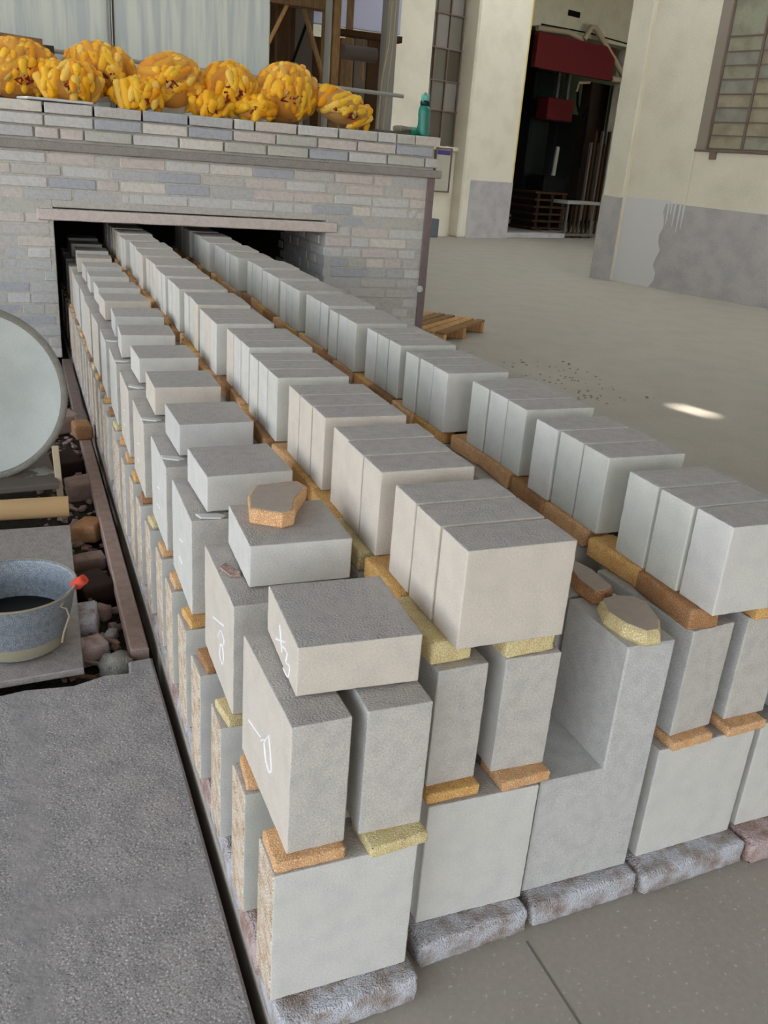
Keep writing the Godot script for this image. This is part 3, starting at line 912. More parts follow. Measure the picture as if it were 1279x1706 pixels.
# ---------------------------------------------------------------- the strip left of the load
func left_side() -> void:
	var b := thing("steel_rail", "flat rusty steel rail lying along the slot left of the load", "rail", Vector3(0, 0, 0))
	obj("rail_bar", slab([Vector2(-.060, -1.08), Vector2(-.016, -1.08), Vector2(-.016, -2.90), Vector2(-.055, -2.90)], .05, .003), M.rust, b, Vector3(0, -.048, 0))
	obj("rail_bar", slab([Vector2(-.058, -2.93), Vector2(-.012, -2.93), Vector2(-.008, -4.28), Vector2(-.05, -4.28)], .05, .003), tint(M.rust, Color(.8, .72, .7)), b, Vector3(0, -.05, 0))
	one("mortar_lump", rough_box(Vector3(.075, .07, .075), .02, .012, .012, 301, 22.0), M.plaster, "grey mortar lump at the slab's corner beside the steel rail", "mortar", Vector3(-.094, -.075, -1.075), Vector3(0, .2, 0))
	one("broken_brick", rough_box(Vector3(.07, .06, .11), .008, .004, .012, 302, 30.0), M.orange_dull, "tan brick lying across the far end of the steel rail", "brick", Vector3(-.045, .0, -2.83), Vector3(0, .1, 0))
	# rubble
	var bits := [
		[Vector3(-.145, -.08, -1.19), Vector3(.075, .055, .07), .3, M.base_pink, "pale pinkish brick piece nearest the slab edge in the rubble"],
		[Vector3(-.150, -.08, -1.34), Vector3(.075, .06, .13), -.1, M.base_brick, "grey brick lying lengthwise in the rubble beside the basin"],
		[Vector3(-.115, -.085, -1.53), Vector3(.10, .07, .11), .4, M.grime, "dark brown lump in the middle of the rubble strip"],
		[Vector3(-.085, -.08, -1.96), Vector3(.085, .06, .11), -.5, M.orange_dull, "dull orange brick beside the end of the tan tube"],
		[Vector3(-.115, -.085, -1.74), Vector3(.11, .045, .06), .2, M.rust, "flat grey-brown brick below the dull orange one"],
		[Vector3(-.085, -.085, -2.36), Vector3(.10, .07, .09), .1, M.rust, "mauve brick piece beside the wooden lath"],
		[Vector3(-.10, -.085, -1.41), Vector3(.04, .04, .05), .8, M.rust, "small mauve stone right of the grey lengthwise brick"],
		[Vector3(-.088, -.085, -1.28), Vector3(.03, .03, .05), -.4, M.base_brick, "small grey stone against the rail in the rubble"],
		[Vector3(-.12, -.085, -2.66), Vector3(.10, .06, .13), .3, M.grime, "dark brick behind the propped pan's rim"],
		[Vector3(-.10, -.085, -3.2), Vector3(.12, .08, .15), .2, M.rust, "brown brick in the dark strip before the kiln pier"],
		[Vector3(-.16, -.085, -3.55), Vector3(.14, .07, .16), -.3, M.grime, "dark brick close to the kiln pier's foot"],
	]
	for i in bits.size():
		var q: Array = bits[i]
		one("broken_brick", rough_box(q[1], .005, .0035, .011, 310 + i, 26.0, 1.8), q[3], q[4], "brick", q[0], Vector3(.08 * (i % 3 - 1), q[2], .1 * (i % 2)), "broken bricks in the rubble strip")
	for i in 9:
		var L := rng.randf_range(.06, .13)
		var at := Vector3(rng.randf_range(-.19, -.10), -.066 + i * .002, [-1.10, -1.13, -1.16, -1.12, -2.2, -2.28, -2.24, -1.24, -1.46][i])
		var an := rng.randf_range(-.5, .5) + (PI / 2 if i in [0, 1, 2, 3] else .5)
		one("wood_splinter", cbox(Vector3(.012, .008, L), .002), [M.wood_grey, M.rust, M.wood_grey][i % 3], ["flat grey splinter lying nearest the slab edge", "second brown splinter from the slab edge", "third grey splinter, under the pink brick piece", "short splinter at the slab's broken edge", "splinter leaning among the debris beside the lath", "brown splinter beside the wooden lath's foot", "upper splinter near the wooden lath", "splinter between basin board and grey brick", "splinter between the brown lump and the board"][i], "splinter", at, Vector3(rng.randf_range(-.05, .25), an, 0), "splinters in the rubble strip")
	var st := Shape.new()
	for i in 420:
		var z := -1.02 - rng.randf() * 3.2
		var s := rng.randf_range(.008, .026)
		st.add(cbox(Vector3(s, s * rng.randf_range(.4, .8), s * rng.randf_range(.7, 1.8)), s * .15), Transform3D(Basis.from_euler(Vector3(rng.randf_range(-.4, .4), rng.randf() * 6.0, rng.randf_range(-.4, .4))), Vector3(rng.randf_range(-.235, -.03), -.088 + rng.randf() * .008, z)))
	var rub := one("rubble", st, M.rust, "brown brick chips and dirt filling the strip beside the rail", "rubble")
	rub.set_meta("kind", "stuff")
	# the board with the basin
	one("grey_board", slab([Vector2(-.70, -.995), Vector2(-.172, -1.03), Vector2(-.150, -1.90), Vector2(-.70, -1.91)], .018, .002), M.board, "large grey board lying under the basin at the left edge", "board", Vector3(0, -.018, 0))
	one("tan_tube", tube([Vector3(-.75, .012, -2.0), Vector3(-.148, .018, -1.965)], [.032, .034], 20), M.tan, "tan cardboard tube lying across the far end of the grey board", "tube", Vector3(0, .02, 0))
	one("dark_board", slab([Vector2(-.70, -2.05), Vector2(-.17, -2.09), Vector2(-.20, -2.50), Vector2(-.32, -2.75), Vector2(-.70, -2.75)], .02, .002), M.kraft, "dark dusty board behind the tan tube, below the propped pan", "board", Vector3(0, -.03, 0), Vector3(.04, 0, 0))
	one("wood_lath", cbox(Vector3(.022, .235, .012), .002), M.lath, "thin wooden lath standing against the propped pan's rim", "lath", Vector3(-.165, -.05, -2.13), Vector3(-.12, 0, .03))
	# basin
	var bk := thing("metal_basin", "galvanised metal basin with wire handle at the left edge", "basin", Vector3(-.312, .002, -1.185))
	var prof := [Vector2(0, .004), Vector2(.100, .004), Vector2(.108, .010), Vector2(.128, .09), Vector2(.140, .150), Vector2(.1445, .153), Vector2(.1445, .157), Vector2(.139, .158), Vector2(.135, .152), Vector2(.122, .09), Vector2(.104, .014), Vector2(0, .012)]
	obj("basin_bowl", lathe(prof, 56), M.zinc, bk)
	var rim := []
	for i in 57: rim.append(Vector3(cos(TAU * i / 56) * .1425, .157, sin(TAU * i / 56) * .1425))
	obj("basin_rim", tube(rim, .0032, 8), M.stain, bk)
	obj("dark_slurry", lathe([Vector2(0, .068), Vector2(.113, .068), Vector2(.1165, .0665)], 40), M.slurry, bk)
	var bp := []
	for i in 5: bp.append(Vector2(.1095 + .0065 * i / 4.0 + (.0016 if i in [1, 2, 3] else 0.0), .012 + i * .009))
	obj("dried_slurry_band", lathe(bp, 48, null, .006, 5), M.stain, bk)
	obj("wire_handle", tube([Vector3(.139, .156, .036), Vector3(.118, .150, .060), Vector3(.10, .135, .098), Vector3(.112, .128, .092), Vector3(.118, .10, .082), Vector3(.103, .06, .086), Vector3(.098, .03, .078)], .0026, 6), M.rope, bk)
	one("red_rag", lathe([Vector2(0, -.022), Vector2(.010, -.020), Vector2(.014, -.006), Vector2(.012, .010), Vector2(.013, .018), Vector2(.006, .020), Vector2(.0, .012)], 12, null, .25, 4), M.rag, "small red rag knotted at the basin's right rim", "rag", Vector3(-.165, .160, -1.16), Vector3(.6, 0, -.7))
	# propped pan
	var pn := thing("propped_pan", "big round pale metal pan propped upright before the kiln pier", "pan", Vector3(-.405, .345, -2.25))
	var pp := [Vector2(0, -.055), Vector2(.16, -.050), Vector2(.235, -.030), Vector2(.262, .0), Vector2(.278, .012), Vector2(.287, .008), Vector2(.288, -.004), Vector2(.270, -.016), Vector2(.24, -.045), Vector2(.165, -.066), Vector2(0, -.071)]
	obj("pan_dish", lathe(pp, 64), M.pan, pn, Vector3.ZERO, Vector3(1.30, 0, -.12))
	var rp := []
	for i in 65: rp.append(Vector3(cos(TAU * i / 64) * .279, .008, sin(TAU * i / 64) * .279))
	obj("pan_rim", tube(rp, .012, 10), M.plaster, pn, Vector3.ZERO, Vector3(1.30, 0, -.12))
	one("mortar_lump", rough_box(Vector3(.13, .05, .10), .02, .014, .012, 350, 24.0), M.plaster, "crumbling pale mortar under the propped pan's lower rim", "mortar", Vector3(-.235, .03, -2.20), Vector3(0, .3, .15))

# ---------------------------------------------------------------- on top of the kiln
func cob_shape(v: int) -> Shape:
	var prof := []
	var L: float = [.155, .17, .145, .16][v]
	var R: float = [.0250, .0235, .026, .0240][v]
	for i in 13:
		var t := i / 12.0
		var r: float = R * sqrt(maxf(0.0, 1.0 - pow(absf(t * 2.0 - .85) / 1.15, 3.0))) * (1.0 + .05 * (i % 2))
		if i == 0: r = R * .55
		prof.append(Vector2(r, L * (t - .5)))
	prof.push_front(Vector2(0, -L * .5))
	return lathe(prof, 10, null, .12, 60 + v)

func sack(at: Vector3, r: Vector3, n: int, sd: int, label: String, tilt := 0.0, tan_net := false) -> void:
	var rg := RandomNumberGenerator.new()
	rg.seed = sd
	var s := thing("corn_sack", label, "sack", at, 0.0, "net sacks of corn on the kiln")
	if not BM.has("cob0"):
		for v in 4: BM["cob%d" % v] = cob_shape(v).mesh()
	var core := Shape.new()
	var prof := []
	for i in 11:
		var a := -PI / 2 + PI * i / 10.0
		prof.append(Vector2(cos(a), sin(a)))
	core.add(lathe(prof, 18, null, .1, sd), Transform3D(Basis().scaled(r * .78), Vector3(0, r.y * .95, 0)))
	obj("packed_corn", core, M.kernel[2], s).set_meta("kind", "stuff")
	for i in n:
		# spread over the upper and front side of the bulk
		var t := (i + .5) / n
		var az := i * 2.399963 + rg.randf() * .5
		var el := 1.0 - 1.55 * t
		var d := Vector3(cos(az) * sqrt(maxf(0.0, 1.0 - el * el)), el, sin(az) * sqrt(maxf(0.0, 1.0 - el * el)))
		if d.z < -.55: d.z = -d.z
		var p := Vector3(d.x * r.x, d.y * r.y, d.z * r.z) * .87
		p.y += r.y * .97
		p.y = maxf(p.y, .026)
		var nrm := Vector3(d.x / r.x, d.y / r.y, d.z / r.z).normalized()
		var ang := tilt + rg.randf_range(-.7, .7)
		var side := nrm.cross(Vector3.UP if absf(nrm.y) < .9 else Vector3.BACK).normalized()
		var axis := (nrm.cross(side) * cos(ang) + side * sin(ang) + nrm * rg.randf_range(-.06, .14)).normalized()
		var zx := axis.cross(nrm).normalized()
		var o := obj("corn_cob", BM["cob%d" % (rg.randi() % 4)], M.kernel[[0, 0, 1, 2, 0, 1, 3][rg.randi() % 7]], s)
		o.transform = Transform3D(Basis(zx, axis, zx.cross(axis)), p)
	# drawn mouth of dark red twine and pale husk on the side towards the yard
	for i in 8:
		var c := Vector3(rg.randf_range(-.3, .3) * r.x, r.y * rg.randf_range(.55, 1.05), r.z * .97)
		var pts := []
		for j in 5:
			pts.append(c + Vector3(rg.randf_range(-.022, .022), rg.randf_range(-.02, .02), rg.randf_range(-.01, .012)))
		obj("twine" if i < 6 else "husk", tube(pts, .005 if i < 6 else .009, 6), M.twine if i < 6 else M.husk, s)
	var net := Shape.new()
	net.add(lathe(prof, 30, null, .09, sd + 5), Transform3D(Basis().scaled(r * 1.03), Vector3(0, r.y * 1.0, 0)))
	if tan_net:
		s.rotation.z = -.30
		s.position.y += .035
	obj("net", net, M.net_tan if tan_net else M.net, s)

func kiln_top() -> void:
	var y := KTOP
	var z := KZ - .14
	sack(Vector3(-.16, y, z - .06), Vector3(.21, .145, .17), 34, 1, "leftmost big net sack of corn, cut by the picture's left edge", .4)
	sack(Vector3(.07, y, z + .04), Vector3(.17, .098, .13), 26, 2, "low net sack of corn in front, second from the left", .2)
	sack(Vector3(.25, y + .03, z - .16), Vector3(.19, .145, .15), 32, 3, "high net sack of corn behind the low second one", -.3)
	sack(Vector3(.42, y, z + .05), Vector3(.13, .070, .11), 18, 4, "small low sack of corn between the high sack and the round one", .3)
	sack(Vector3(.61, y, z - .05), Vector3(.185, .150, .16), 36, 5, "round corn sack in the middle with cobs lying crosswise", 1.1)
	sack(Vector3(.80, y, z + .06), Vector3(.10, .05, .09), 12, 6, "little red-tied corn sack low between the two middle sacks", .6)
	sack(Vector3(.925, y, z - .06), Vector3(.165, .145, .15), 34, 7, "corn sack second of the tall ones from the right", .2)
	sack(Vector3(1.05, y, z + .06), Vector3(.11, .055, .09), 14, 8, "low corn sack at the foot of the tallest right sack", .9)
	sack(Vector3(1.255, y, z - .04), Vector3(.185, .16, .16), 40, 9, "tallest round net sack of corn, right end of the heap", .1)
	sack(Vector3(1.545, y, z - .02), Vector3(.20, .085, .14), 22, 10, "slumped half-empty sack of corn at the right end", .9, true)
	one("white_cloth", slab([Vector2(-.2, -.08), Vector2(.12, -.10), Vector2(.16, .05), Vector2(-.15, .07)], .012, .003), M.white, "white cloth edge under the left corn sacks", "cloth", Vector3(.02, KTOP + .001, KZ - .02))
	one("dark_sheet", slab([Vector2(-.16, -.10), Vector2(.18, -.12), Vector2(.20, .05), Vector2(-.14, .06)], .014, .003), M.kraft, "flat dark scrap lying right of the slumped sack", "scrap", Vector3(1.93, KTOP, KZ - .14))
	one("mortar_lump", rough_box(Vector3(.10, .03, .08), .012, .010, .012, 361, 25.0), M.plaster, "whitish mortar lump between dark scrap and teal bottle", "mortar", Vector3(1.95, KTOP + .014, KZ - .10), Vector3(0, .4, 0))
	# bottle
	var b := thing("water_bottle", "teal plastic water bottle standing on the kiln's right corner", "bottle", Vector3(2.085, KTOP, KZ - .10), .6)
	obj("bottle_body", lathe([Vector2(0, 0), Vector2(.032, 0), Vector2(.036, .006), Vector2(.036, .05), Vector2(.0335, .06), Vector2(.0335, .10), Vector2(.036, .11), Vector2(.036, .135), Vector2(.031, .158), Vector2(.024, .168), Vector2(0, .170)], 28), M.teal, b)
	obj("bottle_collar", lathe([Vector2(0, .165), Vector2(.026, .166), Vector2(.028, .172), Vector2(.028, .188), Vector2(.025, .193), Vector2(0, .194)], 24), M.teal_dark, b)
	obj("bottle_cap", lathe([Vector2(0, .19), Vector2(.023, .191), Vector2(.025, .198), Vector2(.025, .218), Vector2(.021, .226), Vector2(0, .227)], 24), M.teal_pale, b)
	var hoop := []
	for i in 12: hoop.append(Vector3(.027 * cos(PI * i / 11.0), .185 + .05 * sin(PI * i / 11.0), 0))
	obj("carry_loop", tube(hoop, .005, 8), M.teal_pale, b)
	one("green_lid", lathe([Vector2(0, 0), Vector2(.024, 0), Vector2(.026, .012), Vector2(.02, .022), Vector2(0, .024)], 20), M.green, "small green lid beside the teal bottle", "lid", Vector3(2.015, KTOP, KZ - .06))
	one("clear_cup", lathe([Vector2(0, 0), Vector2(.02, 0), Vector2(.026, .045), Vector2(.024, .046), Vector2(.019, .004), Vector2(0, .004)], 20), M.teal_pale, "pale cup between green lid and teal bottle", "cup", Vector3(2.045, KTOP, KZ - .15))
	one("white_bag", rough_box(Vector3(.07, .05, .05), .02, .010, .01, 366, 30.0), M.white, "crumpled white bag right behind the teal bottle", "bag", Vector3(2.115, KTOP, KZ - .17))
	# pale steel housing behind the sacks, and the pipe rail before it
	var h := thing("steel_housing", "tall pale steel housing with streaked paint behind the corn sacks", "housing", Vector3(0, KTOP, 0))
	obj("panel", wbox(-2.3, .42, 0, 2.2, -7.2, -5.6, .006), M.sheet, h)
	obj("panel", wbox(.424, 1.442, 0, 2.2, -7.2, -5.6, .006), M.sheet, h)
	obj("seam_strip", wbox(.395, .408, 0, 2.2, -5.605, -5.59, .002), M.pole, h)
	obj("seam_strip", wbox(.43, .440, 0, 2.2, -5.605, -5.592, .002), M.steel, h)
	var duct := thing("sheet_duct", "low grey sheet-metal hood behind the leftmost sack", "hood", Vector3(-.38, KTOP, -5.1))
	obj("hood_body", slab([Vector2(-.5, -.2), Vector2(.35, -.2), Vector2(.42, .2), Vector2(-.5, .2)], .30, .004), M.steel, duct)
	obj("hood_lid", slab([Vector2(-.52, -.22), Vector2(.37, -.22), Vector2(.36, .22), Vector2(-.52, .22)], .04, .004), M.wood_grey, duct, Vector3(0, .30, 0), Vector3(0, 0, -.04))
	var r := thing("pipe_rail", "grey pipe handrail running behind the sacks to the right", "handrail", Vector3(0, 0, -5.4))
	obj("rail_pipe", tube([Vector3(-.6, 1.63, 0), Vector3(.7, 1.608, 0), Vector3(2.36, 1.580, 0)], .013, 10), M.pole, r)
	obj("rail_post", tube([Vector3(1.62, KTOP - .02, 0), Vector3(1.62, 1.6, 0)], .013, 10), M.pole, r)
	obj("rail_post", tube([Vector3(.05, KTOP - .02, 0), Vector3(.05, 1.615, 0)], .013, 10), M.pole, r)

# ---------------------------------------------------------------- the far side of the hall
func far_side() -> void:
	# timber staging behind the kiln
	var t := thing("timber_staging", "dark timber staging with posts and braces behind the kiln", "staging", Vector3(0, 0, 0))
	for q in [[2.16, .10, -7.9, M.wood_dark], [2.30, .06, -8.3, M.wood_dark], [2.72, .075, -8.05, M.wood], [2.45, .05, -8.6, M.wood_dark], [3.02, .07, -9.0, M.wood_dark], [3.30, .05, -9.3, M.wood_grey]]:
		obj("post", wbox(q[0] - q[1] / 2, q[0] + q[1] / 2, 0, 4.2, q[2] - .05, q[2] + .05), q[3], t)
	obj("post", wbox(2.60, 2.68, 0, 4.2, -8.1, -8.02), M.wood_grey, t)
	obj("brace", tube([Vector3(2.35, 2.45, -7.95), Vector3(2.80, 1.3, -7.95)], .024, 6), M.wood, t)
	obj("brace", tube([Vector3(2.02, 2.05, -7.85), Vector3(2.30, 2.6, -7.85)], .018, 6), M.wood_light, t)
	obj("brace", tube([Vector3(2.28, 1.75, -8.2), Vector3(2.5, 2.35, -8.2)], .015, 6), M.black, t)
	obj("cross_beam", wbox(2.0, 2.6, 2.38, 2.46, -7.95, -7.8), M.wood_grey, t)
	obj("cross_beam", wbox(2.8, 3.6, 2.28, 2.34, -8.6, -8.5), M.wood_dark, t)
	for k in 5: obj("plank", wbox(1.7 + k * .24, 1.92 + k * .24, 0, 3.3 - .1 * (k % 2), -9.3 - .02 * (k % 2), -9.26), M.wood_dark if k % 2 else M.kraft, t)
	for k in 7:
		obj("plank", wbox(2.9 + k * .17, 3.055 + k * .17, 0, [2.48, 2.4, 2.5, 2.42, 2.46, 2.5, 2.4][k], -9.97, -9.86 - .02 * (k % 3)), [M.wood_grey, M.wood_dark, M.kraft, M.wood_grey, M.kraft, M.wood_dark, M.wood_grey][k], t)
	one("steel_pole", tube([Vector3(2.53, 0, -7.68), Vector3(2.53, 4, -7.68)], .030, 12), M.pole, "pale round steel pole before the brown timber post", "pole")
	one("roller_drum", tube([Vector3(2.95, 2.13, -8.45), Vector3(3.3, 2.13, -8.45)], .07, 14), M.kraft, "dark horizontal roller hung behind the timber staging", "roller")
	one("hanging_rope", tube([Vector3(3.28, 4, -8.0), Vector3(3.25, 2.2, -8.0), Vector3(3.20, 1.9, -7.98), Vector3(3.19, 1.5, -8.0), Vector3(3.2, 1.2, -8.0)], .011, 6), M.rope, "left one of two pale ropes hanging before the grey pier", "rope", Vector3.ZERO, Vector3.ZERO, "ropes")
	one("hanging_rope", tube([Vector3(3.33, 4, -8.0), Vector3(3.30, 2.2, -8.02), Vector3(3.27, 1.9, -8.0), Vector3(3.25, 1.5, -8.0), Vector3(3.26, 1.2, -8.0)], .009, 6), M.rope, "right one of two pale ropes hanging before the grey pier", "rope", Vector3.ZERO, Vector3.ZERO, "ropes")
	one("orange_pipe", tube([Vector3(3.22, 1.9, -8.6), Vector3(3.20, 2.35, -8.6)], .02, 8), M.wood, "short orange-brown pipe beside the ropes", "pipe")
	var wl := struct("window_3", wbox(2.9, 4.1, 2.52, 3.5, -9.86, -9.80), M.lilac)
	one("steel_column", wbox(3.30, 3.42, 0, 4.6, -8.35, -8.2, .006), M.pole, "grey steel column left of the first plastered pier", "column")
	# window between the two piers
	var w := struct("window_1", hbox(9.5, 10.75, 1.38, 1.44, -11.05, -10.95, .006), M.wall)
	var cu := [9.55, 9.85, 10.13, 10.42, 10.72]
	var cy := [1.46, 1.98, 2.42, 2.89, 3.38, 3.88, 4.28]
	for i in 4:
		for j in 6:
			obj("pane", hbox(cu[i] + .012, cu[i + 1] - .012, cy[j] + .012, cy[j + 1] - .012, -11.10, -11.09, .001), M.glass_dark[(i * 2 + j * 3 + (j / 3)) % 4] if j < 3 else M.glass_dark[[3, 1][(i + j) % 2]], w)
	for i in 5: obj("mullion", hbox(cu[i] - .013, cu[i] + .013, 1.42, 4.3, -11.11, -11.06, .002), M.frame, w)
	for j in 7: obj("glazing_bar", hbox(9.5, 10.75, cy[j] - .011, cy[j] + .011, -11.105, -11.065, .002), M.frame, w)
	# notice board and the box below it
	var nb := thing("notice_board", "pale framed notice board leaning below the far window", "board", Vector3.ZERO)
	obj("board_panel", hbox(9.97, 10.30, .74, 1.40, -10.98, -10.95, .003), M.paper, nb)
	obj("board_header", hbox(9.99, 10.28, 1.31, 1.38, -10.95, -10.945, .001), M.violet, nb)
	for q in [[9.95, 9.975, .72, 1.42], [10.295, 10.32, .72, 1.42], [9.95, 10.32, .72, .745], [9.95, 10.32, 1.395, 1.42]]:
		obj("board_frame", hbox(q[0], q[1], q[2], q[3], -10.98, -10.935, .003), M.frame, nb)
	one("grey_box", hbox(9.75, 10.02, 0, .30, -10.98, -10.78, .01), M.machine_grey, "small grey box on the floor behind the kiln corner", "box")
	# right-hand window with dusty louvre panes
	var rw := struct("window_2", hbox(8.55, 8.72, 1.49, 1.52, -5.19, -2.9, .006), M.frame)
	var vs := [-5.06, -4.655, -4.24, -3.8, -3.35, -2.95]
	var hy := [1.53, 1.66, 1.79, 1.93, 2.06, 2.20, 2.33, 2.46, 2.60, 2.95, 3.25, 3.5]
	for i in 5:
		for j in 11:
			obj("pane", hbox(8.600 + .004 * ((i + j) % 2), 8.612, hy[j] + .005, hy[j + 1] - .005, vs[i] + .012, vs[i + 1] - .012, .001), M.pane[(i * 3 + j * 2 + j / 3) % 5], rw)
	for i in 6: obj("mullion", hbox(8.582, 8.625, 1.5, 3.52, vs[i] - .014, vs[i] + .014, .003), M.frame, rw)
	for j in 12: obj("glazing_bar", hbox(8.594, 8.62, hy[j] - .006, hy[j] + .006, -5.06, -2.95, .001), M.frame, rw)
	obj("window_jamb", hbox(8.558, 8.62, 1.49, 3.52, -5.18, -5.06, .004), tint(M.frame, Color(.57, .53, .48)), rw)
	obj("window_latch", hbox(8.565, 8.60, 2.40, 2.47, -5.085, -5.06, .004), M.rust, rw)
	obj("sill_bracket", hbox(8.545, 8.575, 1.42, 1.50, -4.99, -4.91, .004), M.frame, rw)
	# doorway: red board, hoist, racks
	one("red_signboard", dbox(11.86, 13.98, 2.82, 3.36, -12.35, .12, .006), M.red_panel, "long dark red board hung across the top of the doorway", "board")
	var pc := thing("overhead_pipes", "pale bent pipes above the red board", "pipe")
	obj("pipe_run", tube([deep(11.8, 3.40, -12.5), deep(12.6, 3.44, -12.5), deep(13.0, 3.38, -12.45)], .05, 8), M.rope, pc)
	obj("pipe_run", tube([deep(13.03, 3.38, -12.4), deep(13.19, 3.60, -12.4), deep(13.30, 3.60, -12.4), deep(13.67, 3.36, -12.4), deep(14.3, 2.95, -12.4)], .06, 8), M.rope, pc)
	obj("pipe_run", tube([deep(13.95, 2.86, -12.4), deep(14.4, 2.86, -12.4)], .06, 8), M.rope, pc)
	one("overhead_cable", tube([deep(11.9, 3.47, -12.57), deep(12.64, 3.49, -12.57), deep(13.2, 3.50, -12.57), deep(14.35, 3.47, -12.57)], .014, 6), M.black, "thin dark cable sagging across the concrete above the red board", "cable")
	struct("hole_patch_2", dbox(12.53, 12.85, 3.69, 3.78, -12.59, .02, .02), M.dark)  # dark patch standing in for the shaded hole in the concrete
	var ho := thing("red_hoist", "small red hoist box hanging inside the doorway", "hoist")
	obj("hoist_box", dbox(12.33, 13.02, 2.04, 2.40, -13.6, .35, .02), M.red_panel, ho)
	obj("hoist_rod", dbox(12.50, 12.56, 2.40, 3.9, -13.7, .1), M.machine_grey, ho)
	obj("hoist_rod", dbox(12.78, 12.84, 2.40, 3.9, -13.7, .1), M.machine_grey, ho)
	one("dangling_hose", tube([deep(13.05, 2.68, -13.0), deep(13.10, 2.35, -13.0), deep(13.26, 2.10, -13.0), deep(13.42, 2.32, -13.0), deep(13.44, 1.85, -13.0), deep(13.40, 1.6, -13.0), deep(13.42, 1.3, -13.0)], .028, 8), M.black, "black hose looping down inside the doorway", "hose")
	one("hose_bracket", tube([deep(13.02, 2.55, -12.95), deep(13.06, 2.70, -12.95), deep(13.35, 2.74, -12.95)], .035, 8), M.rope, "pale bent pipe from which the black hose hangs", "pipe")
	one("grey_tank", dbox(12.64, 13.45, .55, 2.18, -15.5, .5, .06), M.machine_grey, "pale grey machine housing deep inside the doorway", "machine")
	one("dark_machine", dbox(11.95, 12.45, .4, 2.8, -14.2, .6, .05), tint(M.machine, Color(.13, .155, .135)), "tall dark green machine at the doorway's left", "machine")
	one("dark_post", dbox(13.45, 13.98, .3, 2.75, -13.4, .3, .02), M.grime, "dark brown post inside the doorway at the right", "post")
	one("white_door", dbox(14.02, 14.8, .4, 2.75, -14.5, .05, .01), M.white, "whitish sheet seen at the doorway's right edge", "sheet")
	one("cream_pipe", tube([deep(12.70, 1.1, -13.6), deep(12.73, 1.61, -13.6)], .05, 8), M.paper, "short cream pipe standing before the dark machine", "pipe")
	one("pump_stand", dbox(12.5, 13.1, .5, 1.12, -13.5, .5, .03), M.machine, "low dark machine stand below the cream pipe", "machine")
	var rk := thing("bar_rack", "dark rack of upright bars at the doorway's right", "rack")
	for k in 6:
		obj("upright_bar", dbox(13.66 + k * .10, 13.71 + k * .10, .35, 1.75 + .22 * (k % 2), -12.75 - .05 * (k % 2), .06), [M.kraft, M.wood_dark, M.grime][k % 3], rk)
	var cg := thing("steel_cage", "low dark steel cage of upright bars standing in the doorway", "cage")
	for k in 8:
		obj("upright_bar", dbox(13.25 + k * .128, 13.29 + k * .128, 0, .66, -11.0 - .3 * (k % 2), .04), [M.kraft, M.grime, M.wood_dark][k % 3], cg)
	obj("top_bar", dbox(13.22, 14.20, .64, .70, -10.98, .36, .004), M.pole, cg)
	obj("low_bar", dbox(13.22, 14.20, .05, .10, -10.98, .36, .004), M.kraft, cg)
	var stk := thing("stacked_pallets", "dark stack of boards on the floor inside the doorway", "pallets")
	for k in 6:
		obj("board", dbox(12.30, 13.2, .17 + k * .125, .205 + k * .125, -12.47, .8, .004), M.wood_dark, stk)
		for q in [12.40, 12.78, 13.1]:
			obj("bearer", dbox(q - .04, q + .04, .14 + (k - 1) * .125 + .065 if k else .13, .17 + k * .125, -12.5, .7, .004), M.grime, stk)
	one("door_sill", hbox(11.75, 13.4, 0, .09, -11.1, -10.85, .01), M.dado, "low pale concrete sill across the foot of the doorway", "sill")
	# daylight of a far doorway, imitated by glowing panels and a small lamp
	var lm := mat(Color(.6, .75, .3), .8)
	lm.emission_enabled = true
	lm.emission = Color(.62, .75, .22)
	lm.emission_energy_multiplier = .12
	var lm2 := mat(Color(.8, .9, .95), .8)
	lm2.emission_enabled = true
	lm2.emission = Color(.75, .88, .95)
	lm2.emission_energy_multiplier = .18
	var fw := struct("window_4", dbox(11.78, 12.16, 1.36, 2.05, -17.5, .05, .004), M.machine)
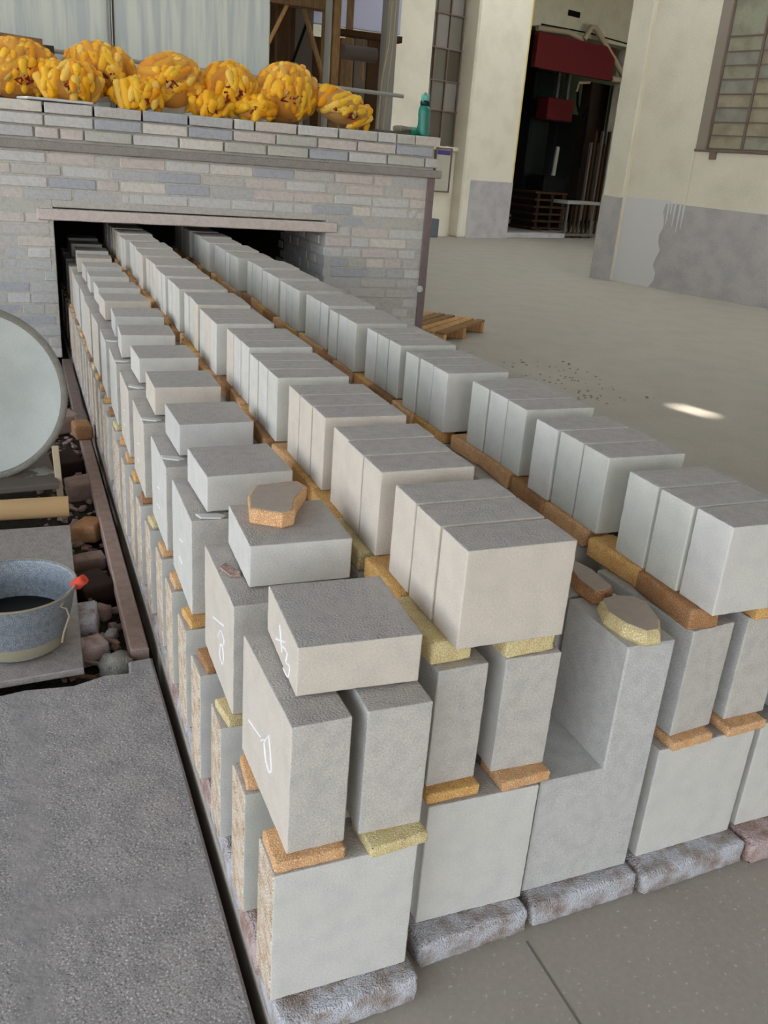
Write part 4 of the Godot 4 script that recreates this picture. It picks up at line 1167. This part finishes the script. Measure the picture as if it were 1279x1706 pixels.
	obj("daylight_glow_panel", dbox(11.83, 12.09, 1.71, 1.98, -17.47, .02, .002), lm, fw)
	obj("daylight_glow_panel", dbox(11.80, 12.04, 1.41, 1.68, -17.47, .02, .002), lm2, fw)
	var wlight := OmniLight3D.new()  # lamp standing in for the daylight of the far gap
	wlight.name = "gap_daylight_lamp"
	wlight.light_color = Color(.8, .9, .75)
	wlight.light_energy = .12
	wlight.light_size = .2
	wlight.omni_range = 12
	wlight.omni_attenuation = 2
	wlight.shadow_enabled = true
	wlight.position = deep(11.95, 1.7, -17.2)
	add_child(wlight)

# ---------------------------------------------------------------- on the floor
func floor_things() -> void:
	var p := thing("wooden_pallet", "small wooden pallet on the floor beside the kiln's corner", "pallet", Vector3(2.565, 0, -4.955), .716)
	for k in 6:
		obj("deck_board", rough_box(Vector3(.77, .016, .062), .003, .001, .08, 400 + k), [M.wood_light, M.wood, M.wood, M.wood_light][k % 4], p, Vector3(0, .078, -.20 + k * .08), Vector3(0, rng.randf_range(-.02, .02), 0))
	for k in 3:
		obj("bearer", rough_box(Vector3(.06, .077, .46), .004, .001, .1, 410 + k), M.wood_light, p, Vector3(-.36 + k * .36, 0, 0))
	struct("trim_3", wbox(.4345, .4385, 0, .0008, -.02, 3.0, .0002), M.seam)
	# crumbs of fired brick swept along the foot of the load
	var st := Shape.new()
	for i in 120:
		var t := rng.randf()
		var at := Vector3(2.55 + rng.randf_range(-.35, .55), 0, -4.1 + t * 1.1)
		var s := rng.randf_range(.003, .010)
		st.add(cbox(Vector3(s * 1.6, s * .6, s * 1.2), s * .1), Transform3D(Basis(Vector3.UP, rng.randf() * 6.0), at))
	var o := one("brick_crumbs", st, M.rust, "scatter of dark brick crumbs on the floor right of the load", "crumbs")
	o.set_meta("kind", "stuff")
	one("dropped_tile", slab([Vector2(-.04, -.02), Vector2(.05, -.025), Vector2(.04, .02), Vector2(-.035, .025)], .01, .002), M.kraft, "dark flat scrap lying on the open floor toward the right wall", "scrap", Vector3(6.2, 0, -5.1), Vector3(0, .4, 0))
